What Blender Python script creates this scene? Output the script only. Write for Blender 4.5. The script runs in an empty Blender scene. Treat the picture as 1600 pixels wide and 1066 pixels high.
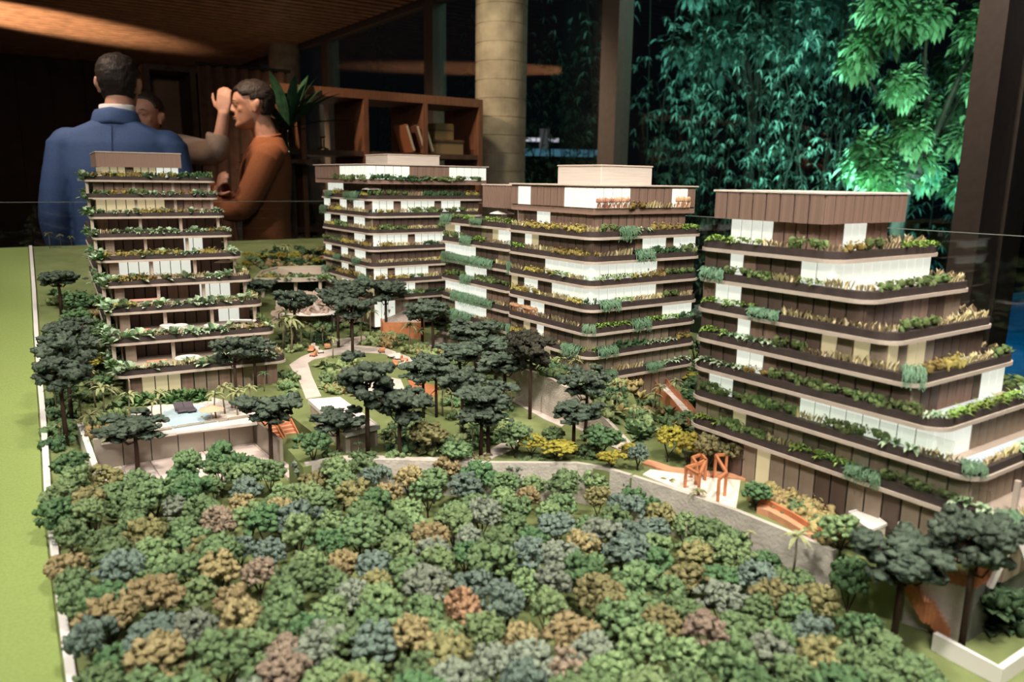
import bpy, bmesh, math, random
import numpy as np
from mathutils import Vector, Matrix, noise

SC = bpy.context.scene
COL = SC.collection
PI = math.pi
CZ = 1.30                                   # eye height of the photographer; model heights are written relative to it

# ------------------------------------------------------------------ camera
FPX, PITCH, ROLL = 1226.4, 0.203522, 0.0147853
cp, sp, cr, sr = math.cos(PITCH), math.sin(PITCH), math.cos(ROLL), math.sin(ROLL)
FW = Vector((0, cp, -sp)); UP = Vector((0, sp, cp)); RT = Vector((1, 0, 0))
CX = RT * cr + UP * sr; CD = RT * sr - UP * cr
cam = bpy.data.cameras.new('camera'); camo = bpy.data.objects.new('camera', cam); COL.objects.link(camo)
M = Matrix.Identity(4)
for i in range(3):
    M[i][0] = CX[i]; M[i][1] = -CD[i]; M[i][2] = -FW[i]
M[2][3] = CZ
camo.matrix_world = M
cam.sensor_width = 36.0; cam.lens = FPX / 1600 * 36; cam.clip_start = 0.02; cam.clip_end = 200
cam.dof.use_dof = True; cam.dof.focus_distance = 1.75; cam.dof.aperture_fstop = 4.5
SC.camera = camo

# ------------------------------------------------------------------ view, world, lights
SC.view_settings.view_transform = 'Standard'; SC.view_settings.look = 'None'
SC.view_settings.gamma = 1.0; SC.view_settings.exposure = 0.2; SC.view_settings.use_curve_mapping = False
SC.cycles.use_denoising = True
SC.cycles.max_bounces = 6; SC.cycles.transparent_max_bounces = 12
W = bpy.data.worlds.new('night'); SC.world = W; W.use_nodes = True
W.node_tree.nodes['Background'].inputs[0].default_value = (0.02, 0.035, 0.05, 1)
W.node_tree.nodes['Background'].inputs[1].default_value = 0.05

def light(name, kind, loc, target, power, color, size=0.3, spot=60, blend=0.6):
    l = bpy.data.lights.new(name, kind); l.energy = power; l.color = color
    if kind == 'AREA': l.shape = 'DISK'; l.size = size
    else: l.shadow_soft_size = size
    if kind == 'SPOT': l.spot_size = math.radians(spot); l.spot_blend = blend
    o = bpy.data.objects.new(name, l); COL.objects.link(o); o.location = loc
    d = (Vector(target) - Vector(loc)).normalized()
    o.rotation_euler = d.to_track_quat('-Z', 'Y').to_euler()
    return o
light('track_light', 'SPOT', (-0.75, 0.25, 2.72), (-0.45, 1.35, 0.8), 125, (1, .94, .84), 0.10, 80)
light('track_light', 'SPOT', (0.45, 0.05, 2.72), (0.30, 1.10, 0.8), 115, (1, .94, .84), 0.10, 80)
light('track_light', 'SPOT', (-0.2, 1.2, 2.72), (-0.4, 2.1, 0.85), 70, (1, .88, .74), 0.08, 62)
light('track_light', 'SPOT', (0.9, 0.7, 2.72), (0.6, 1.5, 0.85), 60, (1, .90, .78), 0.08, 70)
light('track_light', 'SPOT', (-1.5, 0.9, 2.72), (-0.95, 1.7, 0.85), 60, (1, .92, .80), 0.08, 62)
light('track_light', 'SPOT', (1.15, 0.15, 2.72), (0.62, 0.82, 0.8), 60, (1, .94, .84), 0.08, 50)  # extra spot added to brighten the near lawn at right
light('front_wash', 'AREA', (0.0, -0.9, 2.70), (0.0, 1.1, 0.8), 26, (1, .95, .88), 0.8)
light('people_spot', 'SPOT', (-2.0, 2.1, 2.70), (-1.6, 3.1, 1.45), 62, (1, .92, .84), 0.06, 70)
light('people_spot', 'SPOT', (-2.3, 3.1, 2.70), (-1.1, 3.4, 1.35), 60, (1, .74, .55), 0.05, 60)
light('ceiling_uplight', 'SPOT', (-6.1, 5.4, 1.35), (-5.0, 8.15, 2.82), 2600, (1, .70, .46), 0.05, 25, 0.7)
light('room_fill', 'AREA', (-2.5, 7.5, 0.3), (-2.5, 7.5, 2.8), 5, (1, .66, .44), 2.0)  # added upward fill for the dark room; no lamp stands there
light('shelf_spot', 'SPOT', (-1.6, 3.6, 2.70), (-0.75, 5.0, 1.4), 115, (1, .74, .52), 0.06, 75)
light('post_spot', 'SPOT', (0.9, 2.6, 2.70), (1.6, 4.4, 1.6), 40, (1, .85, .70), 0.06, 100)
light('pillar_spot', 'SPOT', (-0.6, 4.6, 2.70), (-0.1, 5.7, 1.6), 40, (1, .88, .62), 0.06, 80)
light('cabinet_fill', 'SPOT', (-2.9, 5.6, 2.70), (-3.2, 6.9, 1.6), 55, (1, .72, .5), 0.05, 60)  # added to brighten the cabinet back, no fixture known there
light('back_downlight', 'SPOT', (-3.0, 9.0, 2.70), (-3.0, 9.4, 0), 160, (1, .74, .5), 0.06, 100)
light('garden_spot', 'SPOT', (2.7, 4.3, 0.1), (3.5, 6.1, 2.2), 470, (.50, 1, .74), 0.10, 80, 1.0)
light('garden_spot', 'SPOT', (2.6, 6.0, 0.1), (2.6, 8.4, 3.8), 800, (.40, .95, .90), 0.10, 80, 1.0)
light('garden_fill', 'AREA', (2.4, 4.6, 3.4), (2.0, 8.5, 1.0), 24, (.45, 1, .78), 1.2)

# ------------------------------------------------------------------ frames of reference
def R(z): return z + CZ
def ray(px, py): return FW + CX * ((px - 800) / FPX) + CD * ((py - 533) / FPX)
def at(px, py, z):                           # the point of the horizontal plane z (relative to the eye) seen at a pixel
    d = ray(px, py); k = z / d.z
    return Vector((d.x * k, d.y * k, z + CZ))
def proj(p):
    p = Vector(p) - Vector((0, 0, CZ)); w = p.dot(FW)
    return 800 + FPX * p.dot(CX) / w, 533 + FPX * p.dot(CD) / w
A35 = math.radians(35); A30 = math.radians(30)
def P(a, q, z=0.0, az=A35):                  # plan frame shared by room and model: a along the facades, q into the room
    return Vector((a * math.cos(az) - q * math.sin(az), a * math.sin(az) + q * math.cos(az), z + CZ))
def AQ(p, az=A35):
    return p[0] * math.cos(az) + p[1] * math.sin(az), -p[0] * math.sin(az) + p[1] * math.cos(az)

# ------------------------------------------------------------------ tags
def tag(o, label=None, cat=None, group=None, kind=None):
    if label: o['label'] = label
    if cat: o['category'] = cat
    if group: o['group'] = group
    if kind: o['kind'] = kind
    return o
def thing(name, label, cat, loc=(0, 0, 0), rz=0, group=None):
    o = bpy.data.objects.new(name, None); COL.objects.link(o); o.empty_display_size = 0.02
    o.location = loc; o.rotation_euler = (0, 0, rz)
    return tag(o, label, cat, group)
def inst(name, me, parent=None, loc=(0, 0, 0), rz=0, sc=1.0, mat=None, rot=None):
    o = bpy.data.objects.new(name, me); COL.objects.link(o)
    o.location = loc; o.rotation_euler = rot if rot else (0, 0, rz)
    o.scale = (sc, sc, sc) if isinstance(sc, (int, float)) else sc
    if parent: o.parent = parent
    if mat:
        o.material_slots[0].link = 'OBJECT'; o.material_slots[0].material = mat
    return o

# ------------------------------------------------------------------ materials
MATS = {}
def mat(name, col, rough=0.7, var=0.0, scale=40.0, col2=None, metal=0.0, bump=0.0, bscale=None, emit=0.0, ecol=None, spec=0.3, rnd=0.0, trans=0.0, coords='Object', stretch=None):
    if name in MATS: return MATS[name]
    m = bpy.data.materials.new(name); m.use_nodes = True; nt = m.node_tree; N = nt.nodes; L = nt.links
    b = N['Principled BSDF']; b.inputs['Roughness'].default_value = rough; b.inputs['Metallic'].default_value = metal
    b.inputs['Specular IOR Level'].default_value = spec
    b.inputs['Base Color'].default_value = (*col, 1)
    tc = N.new('ShaderNodeTexCoord'); src = tc.outputs[coords]
    if stretch:
        mp = N.new('ShaderNodeMapping'); mp.inputs['Scale'].default_value = stretch; L.new(src, mp.inputs[0]); src = mp.outputs[0]
    out = None
    if var or col2:
        n = N.new('ShaderNodeTexNoise'); n.inputs['Scale'].default_value = scale; n.inputs['Detail'].default_value = 4
        L.new(src, n.inputs['Vector'])
        r = N.new('ShaderNodeValToRGB')
        c2 = col2 if col2 else tuple(min(1, c * (1 + var)) for c in col)
        c1 = col if col2 else tuple(c * (1 - var) for c in col)
        r.color_ramp.elements[0].position = 0.33; r.color_ramp.elements[0].color = (*c1, 1)
        r.color_ramp.elements[1].position = 0.67; r.color_ramp.elements[1].color = (*c2, 1)
        L.new(n.outputs['Fac'], r.inputs[0]); out = r.outputs[0]
    if rnd:
        oi = N.new('ShaderNodeObjectInfo'); hs = N.new('ShaderNodeHueSaturation')
        mr = N.new('ShaderNodeMapRange'); mr.inputs['To Min'].default_value = 1 - rnd; mr.inputs['To Max'].default_value = 1 + rnd
        L.new(oi.outputs['Random'], mr.inputs[0]); L.new(mr.outputs[0], hs.inputs['Value'])
        mr2 = N.new('ShaderNodeMapRange'); mr2.inputs['To Min'].default_value = .5 - rnd * .06; mr2.inputs['To Max'].default_value = .5 + rnd * .06
        L.new(oi.outputs['Random'], mr2.inputs[0]); L.new(mr2.outputs[0], hs.inputs['Hue'])
        if out: L.new(out, hs.inputs['Color'])
        else: hs.inputs['Color'].default_value = (*col, 1)
        out = hs.outputs[0]
    if out: L.new(out, b.inputs['Base Color'])
    if bump:
        n2 = N.new('ShaderNodeTexNoise'); n2.inputs['Scale'].default_value = bscale or scale * 2; n2.inputs['Detail'].default_value = 3
        L.new(src, n2.inputs['Vector'])
        bp = N.new('ShaderNodeBump'); bp.inputs['Strength'].default_value = bump; bp.inputs['Distance'].default_value = 0.01
        L.new(n2.outputs['Fac'], bp.inputs['Height']); L.new(bp.outputs[0], b.inputs['Normal'])
    if emit:
        b.inputs['Emission Color'].default_value = (*(ecol or col), 1); b.inputs['Emission Strength'].default_value = emit
    if trans: b.inputs['Transmission Weight'].default_value = trans
    MATS[name] = m
    return m
def glassmat(name, tint=(1, 1, 1), ior=1.45, rough=0.0):
    if name in MATS: return MATS[name]
    m = bpy.data.materials.new(name); m.use_nodes = True; nt = m.node_tree; N = nt.nodes; L = nt.links
    N.remove(N['Principled BSDF']); out = N['Material Output']
    t = N.new('ShaderNodeBsdfTransparent'); t.inputs[0].default_value = (*tint, 1)
    g = N.new('ShaderNodeBsdfGlossy'); g.inputs['Roughness'].default_value = rough
    lw = N.new('ShaderNodeLayerWeight'); lw.inputs[0].default_value = .5      # Schlick: the same from both sides of a pane
    pw = N.new('ShaderNodeMath'); pw.operation = 'POWER'; pw.inputs[1].default_value = 5; L.new(lw.outputs['Facing'], pw.inputs[0])
    r0 = ((ior - 1) / (ior + 1)) ** 2
    f = N.new('ShaderNodeMath'); f.operation = 'MULTIPLY_ADD'; f.inputs[1].default_value = 1 - r0; f.inputs[2].default_value = r0; L.new(pw.outputs[0], f.inputs[0])
    mx = N.new('ShaderNodeMixShader')
    L.new(f.outputs[0], mx.inputs[0]); L.new(t.outputs[0], mx.inputs[1]); L.new(g.outputs[0], mx.inputs[2]); L.new(mx.outputs[0], out.inputs[0])
    MATS[name] = m; return m
def leafmat(name, col, col2, rnd=0.25, scale=30, trl=0.25):
    m = mat(name, col, 0.6, 0, scale, col2, rnd=rnd, spec=0.25)
    return m

# ------------------------------------------------------------------ mesh building
ICO = {}
for k in (1, 2, 3):
    b_ = bmesh.new(); bmesh.ops.create_icosphere(b_, subdivisions=k, radius=1.0)
    ICO[k] = (np.array([v.co[:] for v in b_.verts]), [[v.index for v in f.verts] for f in b_.faces]); b_.free()

class MB:
    def __init__(s): s.v = []; s.f = []; s.mi = []; s.m = 0
    def add(s, vs, fs):
        n = len(s.v); s.v.extend([tuple(map(float, v)) for v in vs]); s.f.extend([[i + n for i in f] for f in fs]); s.mi.extend([s.m] * len(fs)); return s
    def box(s, x0, y0, z0, x1, y1, z1):
        return s.add([(x0, y0, z0), (x1, y0, z0), (x1, y1, z0), (x0, y1, z0), (x0, y0, z1), (x1, y0, z1), (x1, y1, z1), (x0, y1, z1)],
                     [[3, 2, 1, 0], [4, 5, 6, 7], [0, 1, 5, 4], [1, 2, 6, 5], [2, 3, 7, 6], [3, 0, 4, 7]])
    def bbox(s, x0, y0, z0, x1, y1, z1, b):         # box with chamfered upright edges and top edge
        pts = [(x0 + b, y0), (x1 - b, y0), (x1, y0 + b), (x1, y1 - b), (x1 - b, y1), (x0 + b, y1), (x0, y1 - b), (x0, y0 + b)]
        cx, cy = (x0 + x1) / 2, (y0 + y1) / 2
        s.prism(pts, z0, z1 - b)
        kx = 1 - 2 * b / max(1e-6, x1 - x0); ky = 1 - 2 * b / max(1e-6, y1 - y0)
        n = len(s.v)
        s.v.extend([(x, y, z1 - b) for x, y in pts]); s.v.extend([(cx + (x - cx) * kx, cy + (y - cy) * ky, z1) for x, y in pts])
        for i in range(8): s.f.append([n + i, n + (i + 1) % 8, n + 8 + (i + 1) % 8, n + 8 + i]); s.mi.append(s.m)
        s.f.append([n + 8 + i for i in range(8)]); s.mi.append(s.m); return s
    def obox(s, c, sz, az=0.0, tilt=None):
        x, y, z = sz[0] / 2, sz[1] / 2, sz[2] / 2
        rot = Matrix.Rotation(az, 3, 'Z')
        if tilt is not None: rot = rot @ tilt
        vs = [Vector(c) + rot @ Vector(v) for v in [(-x, -y, -z), (x, -y, -z), (x, y, -z), (-x, y, -z), (-x, -y, z), (x, -y, z), (x, y, z), (-x, y, z)]]
        return s.add(vs, [[3, 2, 1, 0], [4, 5, 6, 7], [0, 1, 5, 4], [1, 2, 6, 5], [2, 3, 7, 6], [3, 0, 4, 7]])
    def bar(s, p0, p1, w, h):                         # a straight bar from p0 to p1, w across, h upright
        p0 = Vector(p0); p1 = Vector(p1); d = (p1 - p0).normalized()
        sd = d.cross(Vector((0, 0, 1)))
        if sd.length < 1e-4: sd = Vector((1, 0, 0))
        sd.normalize(); u = sd.cross(d)
        sd = sd * w / 2; u = u * h / 2
        vs = [p0 - sd - u, p0 + sd - u, p0 + sd + u, p0 - sd + u, p1 - sd - u, p1 + sd - u, p1 + sd + u, p1 - sd + u]
        return s.add(vs, [[0, 1, 2, 3], [7, 6, 5, 4], [0, 4, 5, 1], [1, 5, 6, 2], [2, 6, 7, 3], [3, 7, 4, 0]])
    def prism(s, poly, z0, z1):
        n = len(poly)
        return s.add([(p[0], p[1], z0) for p in poly] + [(p[0], p[1], z1) for p in poly],
                     [list(range(n))[::-1], list(range(n, 2 * n))] + [[i, (i + 1) % n, n + (i + 1) % n, n + i] for i in range(n)])
    def ring(s, outer, inner, z0, z1):
        n = len(outer)
        vs = [(p[0], p[1], z) for z in (z0, z1) for p in outer] + [(p[0], p[1], z) for z in (z0, z1) for p in inner]
        fs = []
        for i in range(n):
            j = (i + 1) % n
            fs += [[i, j, n + j, n + i], [2 * n + j, 2 * n + i, 3 * n + i, 3 * n + j], [n + i, n + j, 3 * n + j, 3 * n + i], [j, i, 2 * n + i, 2 * n + j]]
        return s.add(vs, fs)
    def wall(s, pts, t, z0, z1):                      # upright wall of thickness t along an open plan polyline; z1 may be a list
        n = len(pts); L_, R_ = [], []
        for i in range(n):
            a = Vector(pts[max(0, i - 1)][:2]); b = Vector(pts[min(n - 1, i + 1)][:2]); d = (b - a).normalized(); nn = Vector((-d.y, d.x)) * t / 2
            p = Vector(pts[i][:2]); L_.append(p + nn); R_.append(p - nn)
        zt = z1 if isinstance(z1, (list, tuple)) else [z1] * n
        zb = z0 if isinstance(z0, (list, tuple)) else [z0] * n
        vs = [];
        for i in range(n): vs += [(L_[i].x, L_[i].y, zb[i]), (R_[i].x, R_[i].y, zb[i]), (R_[i].x, R_[i].y, zt[i]), (L_[i].x, L_[i].y, zt[i])]
        fs = [[0, 1, 2, 3], [4 * n - 1, 4 * n - 2, 4 * n - 3, 4 * n - 4]]
        for i in range(n - 1):
            a = 4 * i; b = a + 4
            fs += [[a, b, b + 1, a + 1], [a + 1, b + 1, b + 2, a + 2], [a + 2, b + 2, b + 3, a + 3], [a + 3, b + 3, b, a]]
        return s.add(vs, fs)
    def tube(s, pts, rad, n=8, flat=1.0, ref=None):
        pts = [Vector(p) for p in pts]; m = len(pts); vs = []
        if not isinstance(rad, (list, tuple)): rad = [rad] * m
        up = Vector(ref) if ref else Vector((0.31, 0.17, 0.93)).normalized()
        for i in range(m):
            d = (pts[min(m - 1, i + 1)] - pts[max(0, i - 1)]).normalized()
            u_ = d.cross(up)
            if u_.length < 1e-3: u_ = d.cross(Vector((1, 0, 0)))
            u_.normalize(); w_ = u_.cross(d)
            r = rad[i]; ra, rb = r if isinstance(r, (tuple, list)) else (r, r * flat)
            for k in range(n):
                t = 2 * PI * k / n; vs.append(pts[i] + u_ * (ra * math.cos(t)) + w_ * (rb * math.sin(t)))
        fs = [[i * n + k, (i + 1) * n + k, (i + 1) * n + (k + 1) % n, i * n + (k + 1) % n] for i in range(m - 1) for k in range(n)]
        fs += [list(range(n)), list(range((m - 1) * n, m * n))[::-1]]
        return s.add(vs, fs)
    def lathe(s, prof, n=20, c=(0, 0, 0)):
        vs = []; m = len(prof)
        for r, z in prof:
            for k in range(n): vs.append((c[0] + r * math.cos(2 * PI * k / n), c[1] + r * math.sin(2 * PI * k / n), c[2] + z))
        fs = [[i * n + k, i * n + (k + 1) % n, (i + 1) * n + (k + 1) % n, (i + 1) * n + k] for i in range(m - 1) for k in range(n)]
        fs += [list(range(n))[::-1], list(range((m - 1) * n, m * n))]
        return s.add(vs, fs)
    def blob(s, c, r, k=2, amp=0.3, fr=2.2, seed=0.0):
        V, F = ICO[k]; r = r if isinstance(r, (tuple, list)) else (r, r, r)
        if amp:
            dsp = np.array([1 + amp * noise.noise(Vector((p[0] * fr + seed * 3.1, p[1] * fr - seed * 1.7, p[2] * fr + seed))) * 2 for p in V])
            V = V * dsp[:, None]
        V = V * np.array(r) + np.array(c)
        return s.add(V.tolist(), F)
    def leaf(s, base, d, length, width, droop=0.3, fold=0.15, nseg=3):
        base = Vector(base); d = Vector(d).normalized(); side = d.cross(Vector((0, 0, 1)))
        if side.length < 1e-3: side = Vector((1, 0, 0))
        side.normalize(); vs = []; fs = []
        for i in range(nseg + 1):
            t = i / nseg; p = base + d * (length * t) - Vector((0, 0, droop * length * t * t))
            w = width * (math.sin(PI * min(1, 0.12 + 0.88 * t)) ** 0.8) / 2
            vs += [p - side * w + Vector((0, 0, fold * w)), p, p + side * w + Vector((0, 0, fold * w))]
        for i in range(nseg):
            a = 3 * i; fs += [[a, a + 1, a + 4, a + 3], [a + 1, a + 2, a + 5, a + 4]]
        return s.add(vs, fs)
    def mesh(s, name, mats, smooth=False):
        me = bpy.data.meshes.new(name); me.from_pydata(s.v, [], s.f)
        for m in (mats if isinstance(mats, (list, tuple)) else [mats]): me.materials.append(m)
        if any(s.mi): me.polygons.foreach_set('material_index', s.mi)
        if smooth: me.polygons.foreach_set('use_smooth', [True] * len(me.polygons))
        me.update(); return me
    def obj(s, name, mats, parent=None, loc=(0, 0, 0), rz=0, smooth=False):
        return inst(name, s.mesh(name, mats, smooth), parent, loc, rz)

def rrect(x0, y0, x1, y1, r, n=6):
    r = r if isinstance(r, (list, tuple)) else [r] * 4
    out = []
    for (cx, cy, a0, rr) in ((x0 + r[0], y0 + r[0], PI, r[0]), (x1 - r[1], y0 + r[1], 1.5 * PI, r[1]), (x1 - r[2], y1 - r[2], 0, r[2]), (x0 + r[3], y1 - r[3], .5 * PI, r[3])):
        for k in range(n + 1):
            t = a0 + .5 * PI * k / n; out.append((cx + rr * math.cos(t), cy + rr * math.sin(t)))
    return out
# ================================================================== the room
rng = random.Random(7)
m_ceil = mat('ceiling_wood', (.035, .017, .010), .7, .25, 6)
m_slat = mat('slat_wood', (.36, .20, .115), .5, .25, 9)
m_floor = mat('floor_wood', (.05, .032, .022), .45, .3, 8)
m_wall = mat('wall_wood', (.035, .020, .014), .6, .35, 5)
m_walnut = mat('walnut', (.20, .085, .045), .5, 0, 14, (.12, .05, .027), stretch=(6, 6, .6))
m_darkwood = mat('dark_wood', (.075, .038, .024), .55, .3, 12)
m_conc = mat('column_concrete', (.33, .28, .20), .75, .22, 9, bump=.3, bscale=60)
m_mull = mat('mullion_bronze', (.14, .11, .095), .5, .08, 30)
m_dark = mat('dark_metal', (.02, .02, .02), .5)
m_pane = glassmat('window_glass', (.96, .98, .97), 1.52)
m_black = mat('black_matte', (.012, .012, .012), .7)

def rplank(mb, a0, q0, z0, a1, q1, z1):      # box in the room's plan frame
    p = [P(a0, q0), P(a1, q0), P(a1, q1), P(a0, q1)]
    mb.prism([(v.x, v.y) for v in p], R(z0), R(z1)); return mb
GA = 3.57                                     # the plane of the window wall
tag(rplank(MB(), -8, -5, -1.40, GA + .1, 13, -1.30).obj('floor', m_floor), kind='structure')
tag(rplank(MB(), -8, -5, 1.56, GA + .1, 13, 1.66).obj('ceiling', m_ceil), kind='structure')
mb = MB(); q = 1.0
while q < 12.9:
    rplank(mb, -6, q, 1.505, GA - .12, q + .088, 1.556); q += .15
tag(mb.obj('ceiling_slats', m_slat), kind='structure')
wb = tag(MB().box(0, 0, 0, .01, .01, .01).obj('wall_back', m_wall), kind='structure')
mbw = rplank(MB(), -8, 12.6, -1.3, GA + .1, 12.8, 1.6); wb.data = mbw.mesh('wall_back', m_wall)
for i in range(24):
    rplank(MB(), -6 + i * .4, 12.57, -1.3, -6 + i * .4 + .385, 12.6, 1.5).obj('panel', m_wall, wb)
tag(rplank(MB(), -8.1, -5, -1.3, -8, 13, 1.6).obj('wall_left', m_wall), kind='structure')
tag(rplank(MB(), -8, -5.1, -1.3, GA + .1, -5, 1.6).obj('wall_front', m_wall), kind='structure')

# window wall: posts and panes
QS = [-0.76 - 2.37, -0.76, 1.61, 3.98, 6.35, 8.72, 11.09, 12.6]
for i in range(len(QS) - 1):
    w = tag(thing('window_%d' % (i + 1), None, None), kind='structure')
    q0, q1 = QS[i], QS[i + 1]
    rplank(MB(), GA - .006, q0 + .03, -1.3, GA + .006, q1 - .03, 1.56).obj('pane', m_pane, w)
    near = (i == 2)
    mb = MB()
    if near:
        rplank(mb, GA - .17, q0 - .055, -1.3, GA - .0, q0 + .055, 1.56)
        rplank(mb, GA - .0, q0 - .075, -1.3, GA + .17, q0 + .075, 1.56)
    else:
        rplank(mb, GA - .06, q0 - .08, -1.3, GA + .05, q0 + .08, 1.56)
        rplank(mb, GA + .05, q0 - .05, -1.3, GA + .09, q0 + .05, 1.56)
    mb.obj('mullion', m_mull, w)
    rplank(MB(), GA - .05, q0, 1.47, GA + .05, q1, 1.56).obj('head_rail', m_mull, w)
    rplank(MB(), GA - .05, q0, -1.3, GA + .05, q1, -1.24).obj('sill_rail', m_mull, w)

# round columns with formwork rings
def column(px, axial, name):
    d = ray(px, 279); p = d * (axial / d.dot(FW)); x, y = p.x, p.y
    prof = [(.178, -1.3)]; z = -1.3
    while z < 1.5:
        prof += [(.178, z + .004), (.174, z + .006), (.174, z + .010), (.178, z + .012)]; z += .122
    prof.append((.178, 1.56))
    tag(MB().lathe([(r, R(zz)) for r, zz in prof], 40, (x, y, 0)).obj(name, m_conc, smooth=False), kind='structure')
column(781, 5.6, 'pillar'); column(452, 9.6, 'pillar')

# downlights in the ceiling
m_lamp = mat('downlight_glow', (1, .9, .8), .5, emit=9)
m_rim = mat('downlight_rim', (.5, .45, .4), .4)
for k, (px, py) in enumerate(((373, 87), (131, 92), (315, 122))):
    c = at(px, py, 1.515)
    t = thing('ceiling_downlight', ('lit round downlight in the slatted ceiling above the man in the brown sweater', 'lit round downlight in the slatted ceiling left of the blue-suited head', 'small dim far downlight in the slatted ceiling between the two men')[k], 'downlight', c, 0, 'ceiling downlights')
    MB().lathe([(.075, -.006), (.075, .0), (.052, .0), (.05, -.006)], 24).obj('rim', m_rim, t)
    MB().lathe([(.05, -.004), (.05, -.001)], 24).obj('lens', m_lamp, t)

# ------------------------------------------------------------------ walnut room divider with open shelves
def a_at(px, q, z=0.0):
    lo, hi = -6.0, 6.0
    for _ in range(50):
        md = (lo + hi) / 2
        if proj(P(md, q, z))[0] < px: lo = md
        else: hi = md
    return lo
SQ = 4.45; ST = .50
AR = a_at(754, SQ); AL = a_at(440, SQ)
org = P(AL, SQ, -1.3)
sh = thing('room_divider', 'walnut open-shelf room divider standing before the window posts and pillar', 'shelf', org, A35)
LW = AR - AL; H = ST + 1.3
MB().box(0, 0, H - .05, LW, .45, H).obj('top_board', m_walnut, sh)
MB().box(0, 0, 0, LW, .45, .08).obj('plinth', m_darkwood, sh)
for z in (.50, .98, 1.42):
    MB().box(.0, .01, z, LW, .44, z + .03).obj('shelf', m_darkwood, sh)
for px in (481, 578, 669, 754):
    x = a_at(px, SQ) - AL
    MB().box(x - .03, 0, .08, x, .45, H - .05).obj('divider', m_walnut, sh)
MB().box(-.03, 0, .08, 0, .45, H - .05).obj('divider', m_walnut, sh)
def on_shelf(px, z, back=.15):
    return P(a_at(px, SQ + back), SQ + back, z - 1.3)
m_book = [mat('book_rust', (.28, .10, .045), .6), mat('book_brown', (.13, .055, .03), .6), mat('book_tan', (.22, .13, .07), .6)]
for k, px in enumerate((632, 648, 661)):
    p = on_shelf(px, 1.45, .10)
    t = thing('leaning_book', ('rust brown square album leaning on the divider shelf, left of three', 'dark brown album leaning in the middle of three on the divider shelf', 'tan album leaning last of three against the shelf upright')[k], 'book', p, A35, 'albums leaning on the divider')
    tl = Matrix.Rotation(-.32, 3, 'Y')
    MB().obox((0, 0, .088), (.018 if k else .022, .16, .17), 0, tl).obj('cover', m_book[k], t)
    MB().obox((.004, -.002, .088), (.012, .165, .155), 0, tl).obj('pages', mat('pages', (.5, .42, .32), .8), t)
p = on_shelf(694, 1.45, .12)
t = thing('storage_box', 'brown lidded box with a smaller block on it, on the divider shelf right of albums', 'box', p, A35)
MB().bbox(-.10, -.08, 0, .10, .08, .075, .004).obj('body', mat('box_tan', (.22, .14, .07), .6), t)
MB().bbox(-.105, -.085, .075, .105, .085, .09, .004).obj('lid', m_darkwood, t)
p = on_shelf(688, 1.542, .12)
t = thing('small_box', 'small brown wooden block box on top of lidded box', 'box', p, A35)
MB().bbox(-.07, -.06, 0, .07, .06, .10, .006).obj('body', mat('box_ochre', (.20, .12, .05), .6), t)
MB().box(-.072, -.062, .055, .072, .062, .06).obj('band', m_darkwood, t)
p = on_shelf(506, 1.45, .12)
t = thing('candle_holder', 'slim pale candle standing in a holder on the divider shelf', 'candle', p)
MB().lathe([(.035, 0), (.035, .01), (.012, .02), (.012, .07), (.02, .08)], 16).obj('holder', mat('brass', (.25, .17, .08), .35, metal=.8), t)
MB().lathe([(.014, .08), (.014, .26), (.003, .268)], 14).obj('candle', mat('wax', (.45, .38, .30), .6), t)

# ------------------------------------------------------------------ cabinet behind the group
pcx = P(a_at(236, 6.2), 6.2, -1.3)
cab = thing('display_cabinet', 'dark framed display cabinet with shelves behind the talking men', 'cabinet', pcx, A35)
cw = a_at(336, 6.2) - a_at(236, 6.2)
m_cab = mat('cabinet_wood', (.10, .052, .032), .5, .3, 10)
m_cabback = mat('cabinet_back', (.30, .17, .10), .6, .3, 5)
MB().box(0, .36, 0, cw, .38, 2.05).obj('back_panel', m_cabback, cab)
for x in (0, cw * .70, cw - .04):
    MB().box(x, 0, 0, x + .04, .36, 2.05).obj('upright', m_cab, cab)
for z in (0, .5, 1.0, 1.52, 2.02):
    MB().box(.04, .01, z, cw - .04, .35, z + .035).obj('shelf', m_cab, cab)
pp = P(a_at(378, 5.6), 5.6, -1.3)
cur = thing('wall_panel_screen', 'brown pleated screen hanging behind raised hand and brown sweater', 'screen', pp, A35)
mb = MB(); n = 40
pts = [(-.25 + .6 * i / n, .022 * math.sin(i * 1.15)) for i in range(n + 1)]
mb.wall(pts, .008, 0, 2.0)
mb.obj('cloth', mat('screen_cloth', (.17, .085, .055), .8, .15, 20), cur, smooth=True)
MB().tube([(-.27, 0, 2.01), (.37, 0, 2.01)], .012, 10).obj('rail', m_dark, cur)

# ------------------------------------------------------------------ leafy plants of the room
def blade_plant(mb, n, L, wd, seed, el=(.5, 1.3), droop=.35, r0=.02, z0=0):
    r = random.Random(seed)
    for i in range(n):
        a = r.uniform(0, 2 * PI); e = r.uniform(*el)
        mb.leaf((r0 * math.cos(a), r0 * math.sin(a), z0), (math.cos(a) * math.cos(e), math.sin(a) * math.cos(e), math.sin(e)), L * r.uniform(.7, 1.1), wd * r.uniform(.8, 1.2), droop * r.uniform(.6, 1.3), .25, 5)
    return mb
m_drac = leafmat('dracaena_leaf', (.010, .035, .014), (.025, .07, .03))
m_vase = glassmat('vase_glass', (.85, .9, .88), 1.45)
d = ray(452, 250); k = 4.35 / d.dot(FW); pv = Vector((d.x * k, d.y * k, 0)); pv.z = R(d.z * k)
zsh = pv.z
ped = thing('plant_pedestal', 'dark round side table holding the leafy vase behind brown sweater', 'table', (pv.x, pv.y, 0))
MB().lathe([(.16, 0), (.16, .02), (.03, .04), (.03, zsh - .03), (.17, zsh - .02), (.17, zsh)], 24).obj('table_body', m_darkwood, ped)
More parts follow.
